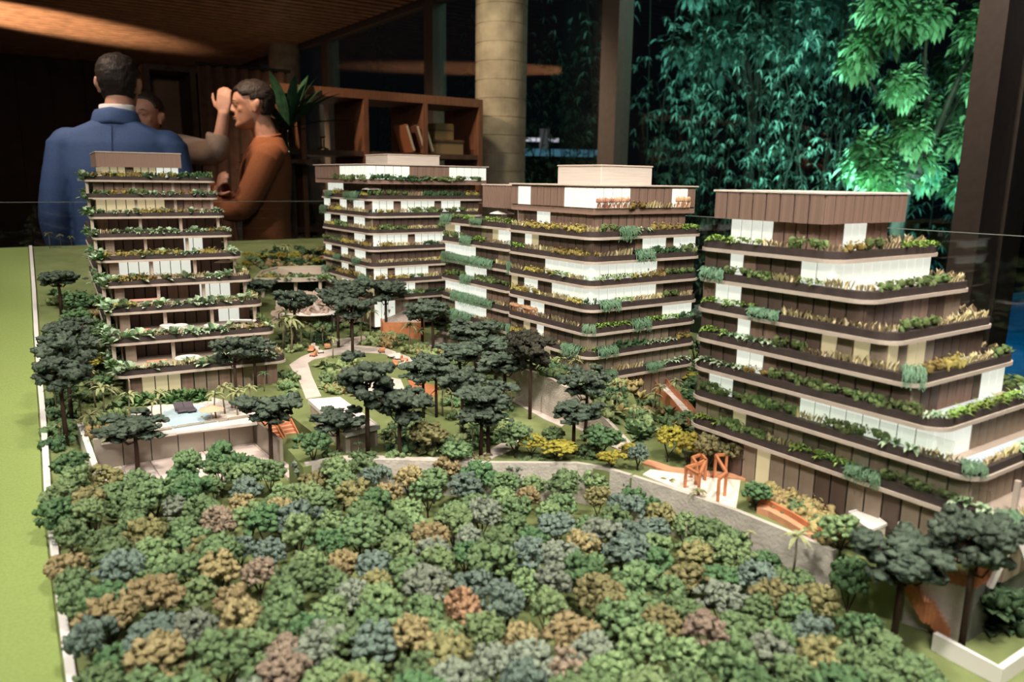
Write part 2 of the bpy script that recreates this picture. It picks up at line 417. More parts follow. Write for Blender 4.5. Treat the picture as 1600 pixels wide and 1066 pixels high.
t = thing('leaf_vase', 'clear glass vase of broad dark green leaves behind the man in brown', 'vase', (pv.x, pv.y, zsh))
MB().lathe([(.035, 0), (.05, .03), (.045, .10), (.028, .16), (.032, .19)], 20).obj('vase', m_vase, t, smooth=True)
blade_plant(MB(), 26, .40, .055, 3, (.3, 1.35), .25, .01, .17).obj('leaf', m_drac, t)
pl = Vector((-3.3, 4.6, 0))
t = thing('potted_plant', 'dark bushy potted plant in the shadow at the far left wall', 'plant', pl)
MB().lathe([(.16, 0), (.20, .35), (.21, .38), (.18, .38), (.17, .30)], 24).obj('pot', m_black, t)
mb = blade_plant(MB(), 60, .75, .09, 5, (.3, 1.4), .4, .06, .34); mb.obj('foliage', m_drac, t)

# dark ribbed lounge chair behind the glass between the men and the second tower
d = ray(488, 330); k = 4.5 / d.dot(FW); pc = Vector((d.x * k, d.y * k, 0))
t = thing('lounge_chair', 'black ribbed lounge chair half seen behind the glass right of brown sweater', 'chair', pc, A35 + .3)
m_chair = mat('chair_black', (.02, .018, .018), .6)
MB().bbox(-.28, -.28, .36, .28, .28, .46, .03).obj('seat', m_chair, t)
for i in range(7):
    MB().tube([(-.24 + .08 * i, .24, .44), (-.24 + .08 * i, .30, .80), (-.24 + .08 * i, .36, 1.12)], .036, 10).obj('back_roll', m_chair, t)
for x, y in ((-.24, -.24), (.24, -.24), (-.24, .24), (.24, .24)):
    MB().tube([(x, y, 0), (x * .95, y * .95, .37)], .016, 8).obj('leg', m_dark, t)

# ================================================================== the night garden beyond the windows
m_soil = mat('garden_soil', (.012, .014, .010), .9, .4, 3)
tag(rplank(MB(), GA + .1, -8, -1.5, 30, 40, -1.36).obj('ground_garden', m_soil), kind='structure')
m_pool = mat('pool_tile', (.02, .22, .36), .4, .3, 12)
m_water = glassmat('pool_water', (.55, .85, .95), 1.33)
pa0, pq0 = AQ(at(1500, 600, -1.32)); pa1, pq1 = AQ(at(1560, 470, -1.32))
pl = tag(rplank(MB(), GA + 2.05, 1.5, -1.359, GA + 8.9, 4.1, -1.355).obj('swimming_pool', m_pool), 'lit turquoise swimming pool outside the window beside right post', 'pool')
mbx = MB()
for (a0, q0, a1, q1) in ((GA + 1.95, 1.4, GA + 2.1, 4.25), (GA + 8.9, 1.4, GA + 9.05, 4.25), (GA + 1.95, 4.1, GA + 9.05, 4.25), (GA + 1.95, 1.35, GA + 9.05, 1.5)):
    rplank(mbx, a0, q0, -1.36, a1, q1, -1.26)
mbx.obj('coping', mat('coping_stone', (.10, .11, .12), .6), pl)
mbx = MB(); n = 40
for i in range(n + 1):
    for j in range(n + 1):
        a = GA + 2.1 + 6.8 * i / n; q = 1.5 + 2.6 * j / n
        p = P(a, q, -1.29 + .004 * noise.noise(Vector((a * 9, q * 9, 0)))); mbx.v.append(tuple(p))
mbx.f = [[i * (n + 1) + j, (i + 1) * (n + 1) + j, (i + 1) * (n + 1) + j + 1, i * (n + 1) + j + 1] for i in range(n) for j in range(n)]; mbx.mi = [0] * len(mbx.f)
mbx.obj('water', m_water, pl, smooth=True)
for a in (GA + 3.2, GA + 6.2):
    l = light('pool_lamp', 'AREA', P(a, 2.8, .2), P(a, 2.8, -1.3), 24, (.10, .70, 1), .5)

def leafcloud(mb, centres, n, size, seed, droop=.4, wd=.5, dirbias=None):
    r = random.Random(seed)
    for i in range(n):
        c, rad = centres[r.randrange(len(centres))]
        v = Vector((r.gauss(0, 1), r.gauss(0, 1), r.gauss(0, .8))); v.normalize(); v *= rad * r.uniform(.45, 1) 
        p = Vector(c) + v; d = (v.normalized() + Vector((r.uniform(-1, 1), r.uniform(-1, 1), r.uniform(-.9, .4)))).normalized()
        s = size * r.uniform(.6, 1.25)
        mb.leaf(p, d, s, s * wd, droop, .2, 2)
    return mb
m_gleaf = leafmat('broad_leaf_green', (.16, .34, .16), (.34, .56, .30), scale=4)
m_tleaf = leafmat('teal_leaf', (.10, .26, .20), (.22, .42, .36), scale=4)
m_bleaf = leafmat('bamboo_leaf', (.06, .13, .09), (.16, .27, .19), scale=5)
m_bark = mat('bark', (.05, .04, .03), .9, .3, 12)
def garden_tree(px, py, axial, spread, nleaf, size, m, label, seed, ch):
    d = ray(px, py); k = axial / d.dot(FW); c = Vector((d.x * k, d.y * k, R(d.z * k)))
    r = random.Random(seed); base = Vector((c.x, c.y, -.06))
    t = thing('garden_tree', label, 'tree', base)
    cen = []
    for i in range(22):
        v = Vector((r.uniform(-1, 1) * spread, r.uniform(-1, 1) * spread * .7, r.uniform(-1, 1) * spread * ch)); cen.append((c - base + v, spread * r.uniform(.22, .36)))
    leafcloud(MB(), cen, nleaf, size, seed, .35, .55).obj('foliage', m, t)
    mb = MB(); top = c - base; mb.tube([(0, 0, 0), (r.uniform(-.1, .1), r.uniform(-.1, .1), top.z * .5), top], [.07, .055, .03], 10)
    for cc, rr in cen[:12]: mb.tube([top * .7, (top * .7 + cc) / 2 + Vector((0, 0, .05)), cc], [.03, .018, .006], 6)
    mb.obj('trunk', m_bark, t)
garden_tree(1450, 150, 6.2, .58, 5600, .088, m_gleaf, 'bright green broad-leaved tree lit up outside beside right window post', 11, 1.25)
garden_tree(1592, 90, 9.6, .7, 2200, .12, m_gleaf, 'green lit tree outside beyond the right window post at frame edge', 12, 1.4)
garden_tree(1190, 25, 8.2, .85, 2600, .13, m_tleaf, 'bluish teal lit tree high outside the big window', 13, .55)
garden_tree(1330, 20, 9.0, .6, 1500, .13, m_tleaf, 'pale teal tree top outside between blue-lit tree and bright green tree', 14, .7)
def bamboo_mesh(seed):
    r = random.Random(seed); mb = MB(); st = MB()
    for s_ in range(9):
        x, y = r.uniform(-.5, .5), r.uniform(-.35, .35); h = r.uniform(2.2, 4.2); lx, ly = r.uniform(-.5, .5), r.uniform(-.4, .4)
        st.tube([(x, y, 0), (x + lx * .3, y + ly * .3, h * .5), (x + lx, y + ly, h)], [.009, .007, .003], 6)
        for j in range(38):
            t_ = r.uniform(.12, 1); p = Vector((x + lx * t_ * t_, y + ly * t_ * t_, h * t_)) + Vector((r.gauss(0, .16), r.gauss(0, .16), r.gauss(0, .05)))
            for q_ in range(r.randint(4, 7)):
                a = r.uniform(0, 2 * PI)
                mb.leaf(p, (math.cos(a), math.sin(a), r.uniform(-.7, .15)), r.uniform(.05, .10), .014, .5, .1, 2)
    return mb.mesh('bamboo_leaves', m_bleaf), st.mesh('bamboo_stalks', mat('bamboo_stalk', (.016, .020, .012), .7))
BM = [bamboo_mesh(s) for s in (1, 2, 3)]
BP = [(1000, 7.6), (1075, 8.2), (1150, 7.6), (1225, 8.0), (1290, 7.6), (1350, 7.0), (1420, 7.4), (860, 9.6), (900, 10.8), (610, 13.5), (720, 12.0), (1230, 10.5), (1090, 10.6)]
for k, (px, ax) in enumerate(BP):
    d = ray(px, 285); kk = ax / d.dot(FW); p = Vector((d.x * kk, d.y * kk, -.06))
    bay = 'left of the big pillar' if px < 760 else 'between pillar and window post' if px < 930 else 'just right of the middle window post' if px < 1120 else 'in the middle of the big window' if px < 1320 else 'behind the bright green tree'
    t = thing('bamboo_clump', 'dark bamboo clump with drooping leaves outside, seen ' + bay, 'bamboo', p, k * 1.3, 'bamboo seen ' + bay)
    inst('foliage', BM[k % 3][0], t); inst('stalks', BM[k % 3][1], t)
# added glowing ledge that imitates a window reflection between pillar and window post
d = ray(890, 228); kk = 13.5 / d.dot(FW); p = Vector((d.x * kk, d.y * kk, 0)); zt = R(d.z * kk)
t = thing('reflection_ledge', 'added blue and white glowing ledge imitating a window reflection between pillar and window post', 'terrace', p, A35 * .3)
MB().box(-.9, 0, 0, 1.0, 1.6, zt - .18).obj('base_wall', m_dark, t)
MB().box(-.9, -.02, zt - .16, 1.0, 1.4, zt - .06).obj('blue_reflection', mat('blue_reflection_glow', (.10, .30, .42), .4, .4, 14, emit=.25, ecol=(.15, .42, .60)), t)
MB().box(-.9, .8, zt + .10, .0, .86, zt + .16).obj('white_reflection', mat('white_reflection_glow', (.7, .65, .75), .5, emit=.8), t)
MB().box(-.35, .7, zt - .1, -.2, .85, zt + .32).obj('post', mat('post_reflection_glow', (.3, .25, .25), .6, emit=.12), t)
# ================================================================== model base and ground
m_grass = mat('model_grass', (.18, .225, .078), .9, 0, 14, (.25, .29, .115), bump=.5, bscale=900)
m_lawn = mat('bright_lawn', (.27, .36, .10), .9, 0, 260, (.33, .41, .13), bump=.5, bscale=900)
m_white = mat('model_white', (.78, .74, .70), .5, .06, 8)
m_path = mat('pink_paving', (.66, .56, .50), .7, .07, 30)
m_deck = mat('pale_deck', (.74, .66, .60), .7, .05, 25)
m_mconc = mat('model_concrete', (.52, .47, .41), .8, .16, 30, bump=.2, bscale=200)
m_clay = mat('clay_orange', (.50, .19, .085), .6, .12, 60)
m_clay2 = mat('clay_pale', (.62, .30, .17), .7, .12, 60)
m_table = mat('table_black', (.02, .02, .022), .5)
m_enc = glassmat('case_glass', (.97, .985, .98), 1.5)

WALLQ = [(.427, 1.21), (.47, 1.216), (.583, 1.14), (.676, 1.066), (.819, .971), (.849, .906), (.863, .85), (.891, .691), (.897, .538)]
FR = [AQ(at(1420, 888, -.475)), AQ(at(1519, 914, -.475))]
PLAT = [(.155, 1.535), (.44, 1.535), (.44, 1.505), (.508, 1.505), (.506, 1.33), (.436, 1.31)] + WALLQ + [FR[0], FR[1], (1.9, FR[1][1] + .01), (1.9, 2.12), (.47, 2.12), (.47, 1.86), (.155, 1.86)]
def hill(a, q):
    if a > .46:
        k = min(1, (a - .46) / .05); h0 = hill(.0, q)
        h1 = -.480 + .183 * max(0, q - 2.15) if q > 1.80 else h0
        return h0 * (1 - k) + h1 * k
    if q > 1.80: return -.480 + .142 * (q - 1.80)
    if a < .12 and q > .8:
        u = (q - .8) / 1.0; return -.546 + .066 * u * u * (3 - 2 * u)
    if q > 1.45:
        u = (q - 1.45) / .35; return -.536 + .056 * u * u * (3 - 2 * u)
    return -.536 - .014 * min(1, (1.45 - q) / .8)
def inpoly(a, q, poly):
    c = False; n = len(poly)
    for i in range(n):
        x0, y0 = poly[i]; x1, y1 = poly[(i + 1) % n]
        if (y0 > q) != (y1 > q) and a < (x1 - x0) * (q - y0) / (y1 - y0) + x0: c = not c
    return c
def gz(a, q):
    if inpoly(a, q, PLAT): return max(-.475, hill(a, q))
    return hill(a, q)
def ground(px, py):                           # the point of the model's ground seen at a pixel
    z = -.475
    for _ in range(25):
        p = at(px, py, z); a, q = AQ(p); z2 = gz(a, q); z = z * .5 + z2 * .5
    return at(px, py, z)
A0, A1, Q0, Q1 = -.95, 1.90, .10, 3.32
# table carcass under the model
tb = thing('model_table', 'black display table carrying the architectural model', 'table', P(0, 0, -1.3), A35)
MB().box(A0 + .1, Q0 + .1, 0, A1 - .1, Q1 - .1, .62).obj('plinth', m_table, tb)
MB().box(A0, Q0, .62, A1, Q1, .66).obj('table_top', m_table, tb)
# ground: height field
mb = MB(); NA, NQ = 96, 110
for i in range(NA + 1):
    for j in range(NQ + 1):
        a = A0 + (A1 - A0) * i / NA; q = Q0 + (Q1 - Q0) * j / NQ
        z = hill(a, q) + .0015 * noise.noise(Vector((a * 14, q * 14, 0))); mb.v.append(tuple(P(a, q, z)))
for i in range(NA):
    for j in range(NQ):
        mb.f.append([i * (NQ + 1) + j, (i + 1) * (NQ + 1) + j, (i + 1) * (NQ + 1) + j + 1, i * (NQ + 1) + j + 1]); mb.mi.append(0)
n0 = len(mb.v)
rim = [(A0, Q0 + (Q1 - Q0) * j / NQ) for j in range(NQ + 1)]
for edge in ([(A0, Q0 + (Q1 - Q0) * j / NQ) for j in range(NQ + 1)], [(A1, Q0 + (Q1 - Q0) * j / NQ) for j in range(NQ + 1)], [(A0 + (A1 - A0) * i / NA, Q0) for i in range(NA + 1)], [(A0 + (A1 - A0) * i / NA, Q1) for i in range(NA + 1)]):
    n0 = len(mb.v)
    for a, q in edge: mb.v += [tuple(P(a, q, hill(a, q))), tuple(P(a, q, -.645))]
    for k in range(len(edge) - 1): mb.f.append([n0 + 2 * k, n0 + 2 * k + 1, n0 + 2 * k + 3, n0 + 2 * k + 2]); mb.mi.append(0)
gr = tag(mb.obj('ground_model', m_grass, smooth=True), kind='structure')
# raised plaza
plz = MB(); pts = [P(a, q) for a, q in PLAT]; plz.prism([(p.x, p.y) for p in pts], R(-.60), R(-.475))
tag(plz.obj('ground_plaza', m_grass), kind='structure')

def flat(poly, z, m, name, label=None, cat=None, th=.002, parent=None, kind=None):
    mb = MB(); mb.prism([(p[0], p[1]) for p in poly], R(z), R(z) + th)
    o = mb.obj(name, m, parent)
    return tag(o, label, cat, None, kind)
def pxpoly(pts, z): return [at(x, y, z) for x, y in pts]

# the flat outer lawn left of the white strip, and the strip itself
def strip_pt(px, py):
    p = ground(px, py); return p
SP = [ground(x, y) for x, y in ((112, 1064), (104, 1010), (91, 909), (81, 830), (75, 770), (71, 700), (67, 645), (62, 590), (57, 520), (53, 450), (48, 388))]
SP = [SP[0] + (SP[0] - SP[2]) * 1.0] + SP
mb = MB(); n = len(SP)
for i, p in enumerate(SP):
    d = (SP[min(n - 1, i + 1)] - SP[max(0, i - 1)]); d.z = 0; d.normalize(); s_ = Vector((-d.y, d.x, 0)) * .0048
    for w in (1, -1): mb.v += [tuple(p + s_ * w + Vector((0, 0, -.02))), tuple(p + s_ * w + Vector((0, 0, .010)))]
for i in range(n - 1):
    a = 4 * i; b = a + 4
    mb.f += [[a, a + 1, b + 1, b], [a + 1, a + 3, b + 3, b + 1], [a + 3, a + 2, b + 2, b + 3]]; mb.mi += [0, 0, 0]
tag(mb.obj('boundary_strip', m_white), 'long white boundary strip between bright outer lawn and the model trees', 'strip')
mb = MB()
NL = 14
LQ = []
for i in range(len(SP)):
    a, q = AQ(SP[i])
    LQ.append((a - .008, q))
rows = []
for (a, q) in LQ:
    row = []
    for k in range(NL + 1):
        aa = A0 + .01 + (a - A0 - .01) * k / NL
        row.append(tuple(P(aa, q, hill(aa, q) + .0035)))
    rows.append(row)
for r_ in rows: mb.v += r_
for i in range(len(rows) - 1):
    for k in range(NL): mb.f.append([i * (NL + 1) + k, i * (NL + 1) + k + 1, (i + 1) * (NL + 1) + k + 1, (i + 1) * (NL + 1) + k]); mb.mi.append(0)
tag(mb.obj('outer_lawn', m_lawn), 'wide bright green flat lawn left of the white strip', 'lawn')

# glass case: back and right panes with edge glints and clamps
def case_pane(a0, q0, a1, q1, label):
    t = thing('case_pane', label, 'glass case', P((a0 + a1) / 2, (q0 + q1) / 2, -.64))
    p0, p1 = P(a0, q0), P(a1, q1); c = P((a0 + a1) / 2, (q0 + q1) / 2)
    MB().wall([(p0.x - c.x, p0.y - c.y), (p1.x - c.x, p1.y - c.y)], .008, 0, .533).obj('pane', m_enc, t)
    MB().wall([(p0.x - c.x, p0.y - c.y), (p1.x - c.x, p1.y - c.y)], .0081, .533, .5345).obj('polished_edge', mat('glass_edge', (.30, .34, .30), .3), t)
case_pane(A0, Q1 + .006, .45, Q1 + .006, 'clear glass case pane behind the left tower, in front of the men')
case_pane(.455, Q1 + .006, A1, Q1 + .006, 'clear glass case pane at the back behind the middle towers')
case_pane(A1 + .006, 1.86, A1 + .006, Q1, 'clear glass case pane far right behind third tower')
case_pane(A1 + .006, Q0 - .4, A1 + .006, 1.855, 'clear glass case pane at right behind the right tower')
def clamp(p, label):
    t = thing('glass_clamp', label, 'clamp', p, A35)
    MB().bbox(-.028, -.010, -.016, .028, .010, .016, .003).obj('body', mat('clamp_brass', (.45, .36, .27), .4, metal=.6), t)
    for x in (-.017, .017): MB().tube([(x, -.012, 0), (x, -.009, 0)], .006, 10).obj('screw', mat('screw_steel', (.7, .65, .6), .3, metal=.8), t)
clamp(P(A1 + .0, 1.858, -.125), 'small metal glass clamp on the case edge between third and right tower')
# white frame corner bottom right
mb = MB(); c0 = ground(1559, 1070); c1 = ground(1458, 1014); c2 = ground(1640, 1012)
zt = c0.z + .022
mb.wall([(c1.x, c1.y), (c0.x, c0.y), (c2.x, c2.y)], .008, [c0.z - .03] * 3, [zt, zt, zt])
tag(mb.obj('frame_corner', m_white), 'white angled corner wall of the model frame at the bottom right', 'wall')

# retaining walls round the plaza
def wallpath(name, pts, t, z0, z1, m, label, cap=True):
    o = MB().wall([(P(a, q).x, P(a, q).y) for a, q in pts], t, R(z0), [R(z) for z in z1] if isinstance(z1, list) else R(z1)).obj(name, m)
    tag(o, label, 'wall'); return o
wallpath('retaining_wall', [(.432, 1.216)] + WALLQ[1:5] + [(.845, .93), (.857, .88)], .008, -.56, -.470, m_mconc, 'grey concrete retaining wall curving between the front trees and pine plaza')
wallpath('retaining_wall', [(.858, .875), (.875, .79), (.891, .691), (.897, .535)], .008, -.56, -.470, m_mconc, 'long grey concrete retaining wall below the sand playground running to the right')

bq = Q1 - .03
mb = MB(); kp = [(A0 + .02, bq), (.06, bq)]
mb.wall([(P(*k).x, P(*k).y) for k in kp], .03, R(hill(0, bq)) - .01, R(hill(0, bq)) + .004)
tag(mb.obj('back_kerb', m_white), 'pale kerb strip along the back edge of the left lawn', 'kerb')
# ================================================================== towers
EM = 0.62
m_slab = mat('slab_edge', (.52, .43, .36), .6, .06, 40)
m_plant = mat('planter_brown', (.055, .040, .036), .7, .15, 60)
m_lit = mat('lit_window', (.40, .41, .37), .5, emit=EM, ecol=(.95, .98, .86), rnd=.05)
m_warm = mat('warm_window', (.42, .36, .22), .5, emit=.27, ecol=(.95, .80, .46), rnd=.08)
m_brown = mat('brown_slats', (.27, .175, .135), .65, 0, 30, (.22, .14, .108), stretch=(9, 9, .3))
m_dkpan = mat('dark_panel', (.105, .070, .056), .45, .12, 30, stretch=(6, 6, .3))
m_dkgls = mat('dark_glass', (.035, .028, .026), .12, spec=.5)
m_taupe = mat('taupe_panel', (.26, .20, .15), .6, .1, 20, stretch=(6, 6, .3))
m_roofb = mat('roof_brown', (.30, .19, .15), .7, .08, 60, stretch=(9, 9, .3))
m_roofw = mat('roof_white', (.60, .53, .47), .7, .07, 40, stretch=(.4, .4, 9))
m_core = mat('core_dark', (.05, .037, .03), .8)
m_floorm = mat('terrace_floor', (.42, .34, .28), .6, .06, 30)
m_bal = glassmat('balustrade_glass', (.93, .95, .93), 1.45)
PM = {'W': m_lit, 'w': m_warm, 'b': m_brown, 'd': m_dkpan, 'g': m_dkgls, 't': m_taupe}

# planting runs, each about 5 cm long, shared by all planters
m_p = dict(
    hedge=leafmat('hedge_green', (.06, .10, .03), (.17, .22, .08), .3, 120),
    sprout=leafmat('sprout_beige', (.34, .29, .14), (.56, .46, .28), .3, 160),
    ochre=leafmat('ochre_low', (.22, .17, .045), (.34, .27, .08), .3, 140),
    lime=leafmat('lime_green', (.17, .29, .05), (.30, .42, .10), .25, 140),
    hang=leafmat('hanging_teal', (.09, .20, .11), (.22, .34, .21), .25, 160),
    broad=leafmat('broad_pale', (.18, .28, .14), (.46, .54, .38), .25, 90),
    coral=leafmat('coral_bloom', (.45, .22, .13), (.55, .32, .2), .25, 90),
    deep=leafmat('deep_green', (.025, .06, .025), (.06, .12, .05), .3, 90))
def run_mesh(kind, seed, L=.05):
    r = random.Random(seed * 13 + len(kind)); mb = MB()
    if kind in ('hedge', 'ochre', 'deep'):
        for i in range(24):
            s_ = r.uniform(.0024, .0044)
            mb.blob((r.uniform(-.5, .5) * L, r.uniform(-.005, .005), r.uniform(.001, .009 if kind != 'ochre' else .006)), s_, 1, .6, 2.4, r.random() * 50)
        for i in range(70):
            a = r.uniform(0, 2 * PI); mb.leaf((r.uniform(-.5, .5) * L, r.uniform(-.006, .006), r.uniform(.002, .011)), (math.cos(a), math.sin(a), r.uniform(.1, 1)), r.uniform(.004, .009), .0028, .3, .2, 2)
    elif kind in ('sprout', 'coral'):
        for i in range(9):
            x = (-.45 + .1 * i + r.uniform(-.02, .02)) * L
            for k in range(4):
                a = r.uniform(0, 2 * PI); mb.leaf((x, r.uniform(-.002, .002), 0), (math.cos(a) * .5, math.sin(a) * .5, 1), r.uniform(.009, .016), .0038, .15, .3, 2)
            if kind == 'coral': mb.blob((x, 0, .012), .004, 1, .4, 2, i)
    elif kind == 'lime':
        for i in range(90):
            a = r.uniform(0, 2 * PI); mb.leaf((r.uniform(-.5, .5) * L, r.uniform(-.005, .005), r.uniform(0, .007)), (math.cos(a), math.sin(a), r.uniform(.2, 1.4)), r.uniform(.006, .013), .0032, .4, .2, 2)
    elif kind == 'hang':
        for i in range(150):
            x = r.uniform(-.5, .5) * L; sd = r.choice((-1, -1, -1, 1)); h = r.uniform(.003, .010); ln = r.choice((r.uniform(.004, .012), r.uniform(.008, .026)))
            y = r.uniform(-.004, .004)
            pts = [Vector((x, y, h)), Vector((x + r.uniform(-.004, .004), y + sd * .008, h + .003)), Vector((x + r.uniform(-.006, .006), y + sd * .013, h - ln * .6)), Vector((x + r.uniform(-.007, .007), y + sd * .014, h - ln))]
            vs = []; 
            for p in pts: vs += [tuple(p - Vector((.0007, 0, 0))), tuple(p + Vector((.0007, 0, 0)))]
            mb.add(vs, [[0, 1, 3, 2], [2, 3, 5, 4], [4, 5, 7, 6]])
        for i in range(70):
            a = r.uniform(0, 2 * PI); mb.leaf((r.uniform(-.5, .5) * L, r.uniform(-.004, .004), r.uniform(0, .006)), (math.cos(a), math.sin(a), r.uniform(.3, 2)), r.uniform(.006, .013), .0016, .5, .1, 2)
    elif kind == 'broad':
        for i in range(4):
            x = (-.38 + .25 * i + r.uniform(-.05, .05)) * L
            for k in range(11):
                a = r.uniform(0, 2 * PI); e = r.uniform(.2, 1.2)
                mb.leaf((x, 0, .001), (math.cos(a) * math.cos(e), math.sin(a) * math.cos(e), math.sin(e)), r.uniform(.010, .019), .0065, .5, .3, 3)
    return mb.mesh(kind, m_p[kind])
RUNS = {k: [run_mesh(k, s) for s in (1, 2)] for k in m_p}
NAMES = dict(hedge='low_hedge', sprout='sprout_row', ochre='ochre_planting', lime='lime_planting', hang='hanging_grass', broad='broadleaf_row', coral='coral_flower_row', deep='dark_hedge')
def leafy_mesh(seed, n=16, L=.030, w=.010):
    r = random.Random(seed); mb = MB()
    for k in range(n):
        a = r.uniform(0, 2 * PI); e = r.uniform(.25, 1.35)
        mb.leaf((0, 0, 0), (math.cos(a) * math.cos(e), math.sin(a) * math.cos(e), math.sin(e)), L * r.uniform(.6, 1.05), w * r.uniform(.9, 1.4), .30, .3, 4)
    return mb
m_leafy = leafmat('leafy_pale', (.16, .27, .13), (.48, .58, .42), .25, 60)
m_leafyd = leafmat('leafy_green', (.05, .12, .035), (.14, .24, .09), .25, 60)
LEAFY = [leafy_mesh(s).mesh('leafy_plant', m_leafy) for s in range(4)] + [leafy_mesh(s + 9, 18, .026, .008).mesh('leafy_plant', m_leafyd) for s in range(3)]

PANELM = {}
def panel_mesh(w, h, m):
    key = (round(w, 4), round(h, 4), m.name)
    if key not in PANELM:
        PANELM[key] = MB().bbox(-w / 2, -.0015, 0, w / 2, .0015, h, .0006).mesh('wall_panel', m)
    return PANELM[key]
def face(root, p0, p1, z, h, pat, pw, first=None):       # a row of upright panels from p0 to p1 (local plan)
    p0 = Vector((*p0, 0)); p1 = Vector((*p1, 0)); L = (p1 - p0).length; n = max(1, round(L / pw)); w = L / n
    d = (p1 - p0) / L; ang = math.atan2(d.y, d.x)
    for i in range(n):
        ch = pat[min(len(pat) - 1, int((i + .5) / n * len(pat)))]
        if ch == ' ': continue
        c = p0 + d * (w * (i + .5))
        inst('wall_panel', panel_mesh(w - .0022, h, PM[ch]), root, (c.x, c.y, z), ang)
def plant_row(root, p0, p1, z, r, kinds, out, step=.048):
    p0 = Vector((*p0, 0)); p1 = Vector((*p1, 0)); L = (p1 - p0).length; n = max(1, round(L / step)); d = (p1 - p0) / L
    ang = math.atan2(d.y, d.x); cur = None; left = 0
    for i in range(n):
        if left <= 0: cur = r.choice(kinds); left = r.choice((1, 1, 2, 2)) if cur != 'hang' else 1
        left -= 1
        c = p0 + d * (L * (i + .5) / n)
        inst(NAMES[cur], RUNS[cur][r.randrange(2)], root, (c.x, c.y, z), ang, (L / n / .05 * 1.04, r.uniform(.95, 1.25), r.uniform(1.0, 1.55) if cur != 'hang' else r.uniform(.6, 1.1)))

def tower(label, az, a0, a1, qf, q1, ztop, h, zg, left, front, kinds, rad=.03, sl=.014, sf=.014, pw=.026, sb=None, seed=1, wing=None, drop_front=None, kinds_left=None):
    """qf: front line of each slab from the top down (its length sets the storeys); local x = a - a0, y = q - qf[-1]"""
    q0 = qf[-1]; n = len(qf); r = random.Random(seed)
    root = thing('model_tower', label, 'building', P(a0, q0, zg, az), az, 'model towers')
    Wd = a1 - a0; D = q1 - q0
    zs = [ztop - h * i - zg for i in range(n)]
    for i in range(n):
        y = qf[i] - q0; z = zs[i]
        MB().prism(rrect(0, y, Wd, D, rad), z, z + .0055).obj('slab', m_slab, root)
        MB().prism(rrect(.004, y + .004, Wd - .004, D - .004, rad - .004), z + .0055, z + .0062).obj('terrace_floor', m_floorm, root)
        MB().ring(rrect(.0025, y + .0025, Wd - .0025, D - .0025, rad - .002), rrect(.015, y + .015, Wd - .015, D - .015, rad * .6), z + .0055, z + .0165).obj('planter', m_plant, root)
        # storey below this slab
        zb = zs[i + 1] + .006 if i + 1 < n else 0.0
        hh = z - zb
        x0 = sl; y0 = y + sf
        MB().box(x0 + .004, y0 + .004, zb, Wd - .02, D - .012, z).obj('core', m_core, root)
        face(root, (x0, D - .012), (x0, y0), zb, hh, left[i], pw)
        face(root, (x0, y0), (Wd - .016, y0), zb, hh, front[i], pw * .92)
        # planting on the parapet
        pz = z + .0155
        kl = kinds_left or kinds
        plant_row(root, (.009, D - .02), (.009, y + rad), pz, r, kl, -1)
        c0 = (.009, y + rad * .9); c1 = (rad * .9, y + .009)
        plant_row(root, c0, c1, pz, r, kinds, -1, .04)
        plant_row(root, (rad, y + .009), (Wd - .02, y + .009), pz, r, kinds, -1)
        plant_row(root, (Wd - .009, y + .03), (Wd - .009, D - .03), pz, r, kinds[:2], -1, .09)
    return root, zs, Wd, D, q0

K3 = ['sprout', 'hedge', 'hedge', 'lime', 'sprout', 'ochre', 'hang', 'broad']
# right tower (T4)
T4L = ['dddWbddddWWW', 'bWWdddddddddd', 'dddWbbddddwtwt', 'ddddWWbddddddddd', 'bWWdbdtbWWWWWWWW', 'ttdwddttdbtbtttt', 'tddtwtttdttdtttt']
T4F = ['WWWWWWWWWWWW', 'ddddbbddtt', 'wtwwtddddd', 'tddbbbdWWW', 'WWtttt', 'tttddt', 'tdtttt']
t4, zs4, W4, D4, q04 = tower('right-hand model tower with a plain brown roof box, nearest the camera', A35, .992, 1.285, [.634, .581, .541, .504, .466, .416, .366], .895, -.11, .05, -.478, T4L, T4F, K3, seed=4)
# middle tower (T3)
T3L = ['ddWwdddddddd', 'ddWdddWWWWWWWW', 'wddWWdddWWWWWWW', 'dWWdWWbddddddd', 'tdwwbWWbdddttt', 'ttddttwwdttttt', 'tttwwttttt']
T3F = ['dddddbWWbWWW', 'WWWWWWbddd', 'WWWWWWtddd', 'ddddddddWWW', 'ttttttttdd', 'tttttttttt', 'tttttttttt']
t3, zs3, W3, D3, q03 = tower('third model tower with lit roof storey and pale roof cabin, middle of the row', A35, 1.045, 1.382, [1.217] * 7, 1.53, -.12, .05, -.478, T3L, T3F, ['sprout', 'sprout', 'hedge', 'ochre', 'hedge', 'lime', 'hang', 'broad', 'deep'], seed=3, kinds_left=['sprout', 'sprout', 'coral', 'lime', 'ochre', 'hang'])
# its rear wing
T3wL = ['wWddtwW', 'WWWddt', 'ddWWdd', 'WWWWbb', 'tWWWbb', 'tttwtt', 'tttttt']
t3w, zs3w, W3w, D3w, q03w = tower('lower rear wing of the third model tower, with a small parasol', A35, 1.062, 1.36, [1.535] * 7, 1.87, -.12, .05, -.478, T3wL, ['dd'] * 7, ['lime', 'lime', 'sprout', 'hang', 'hang', 'hedge'], seed=5, rad=.02)
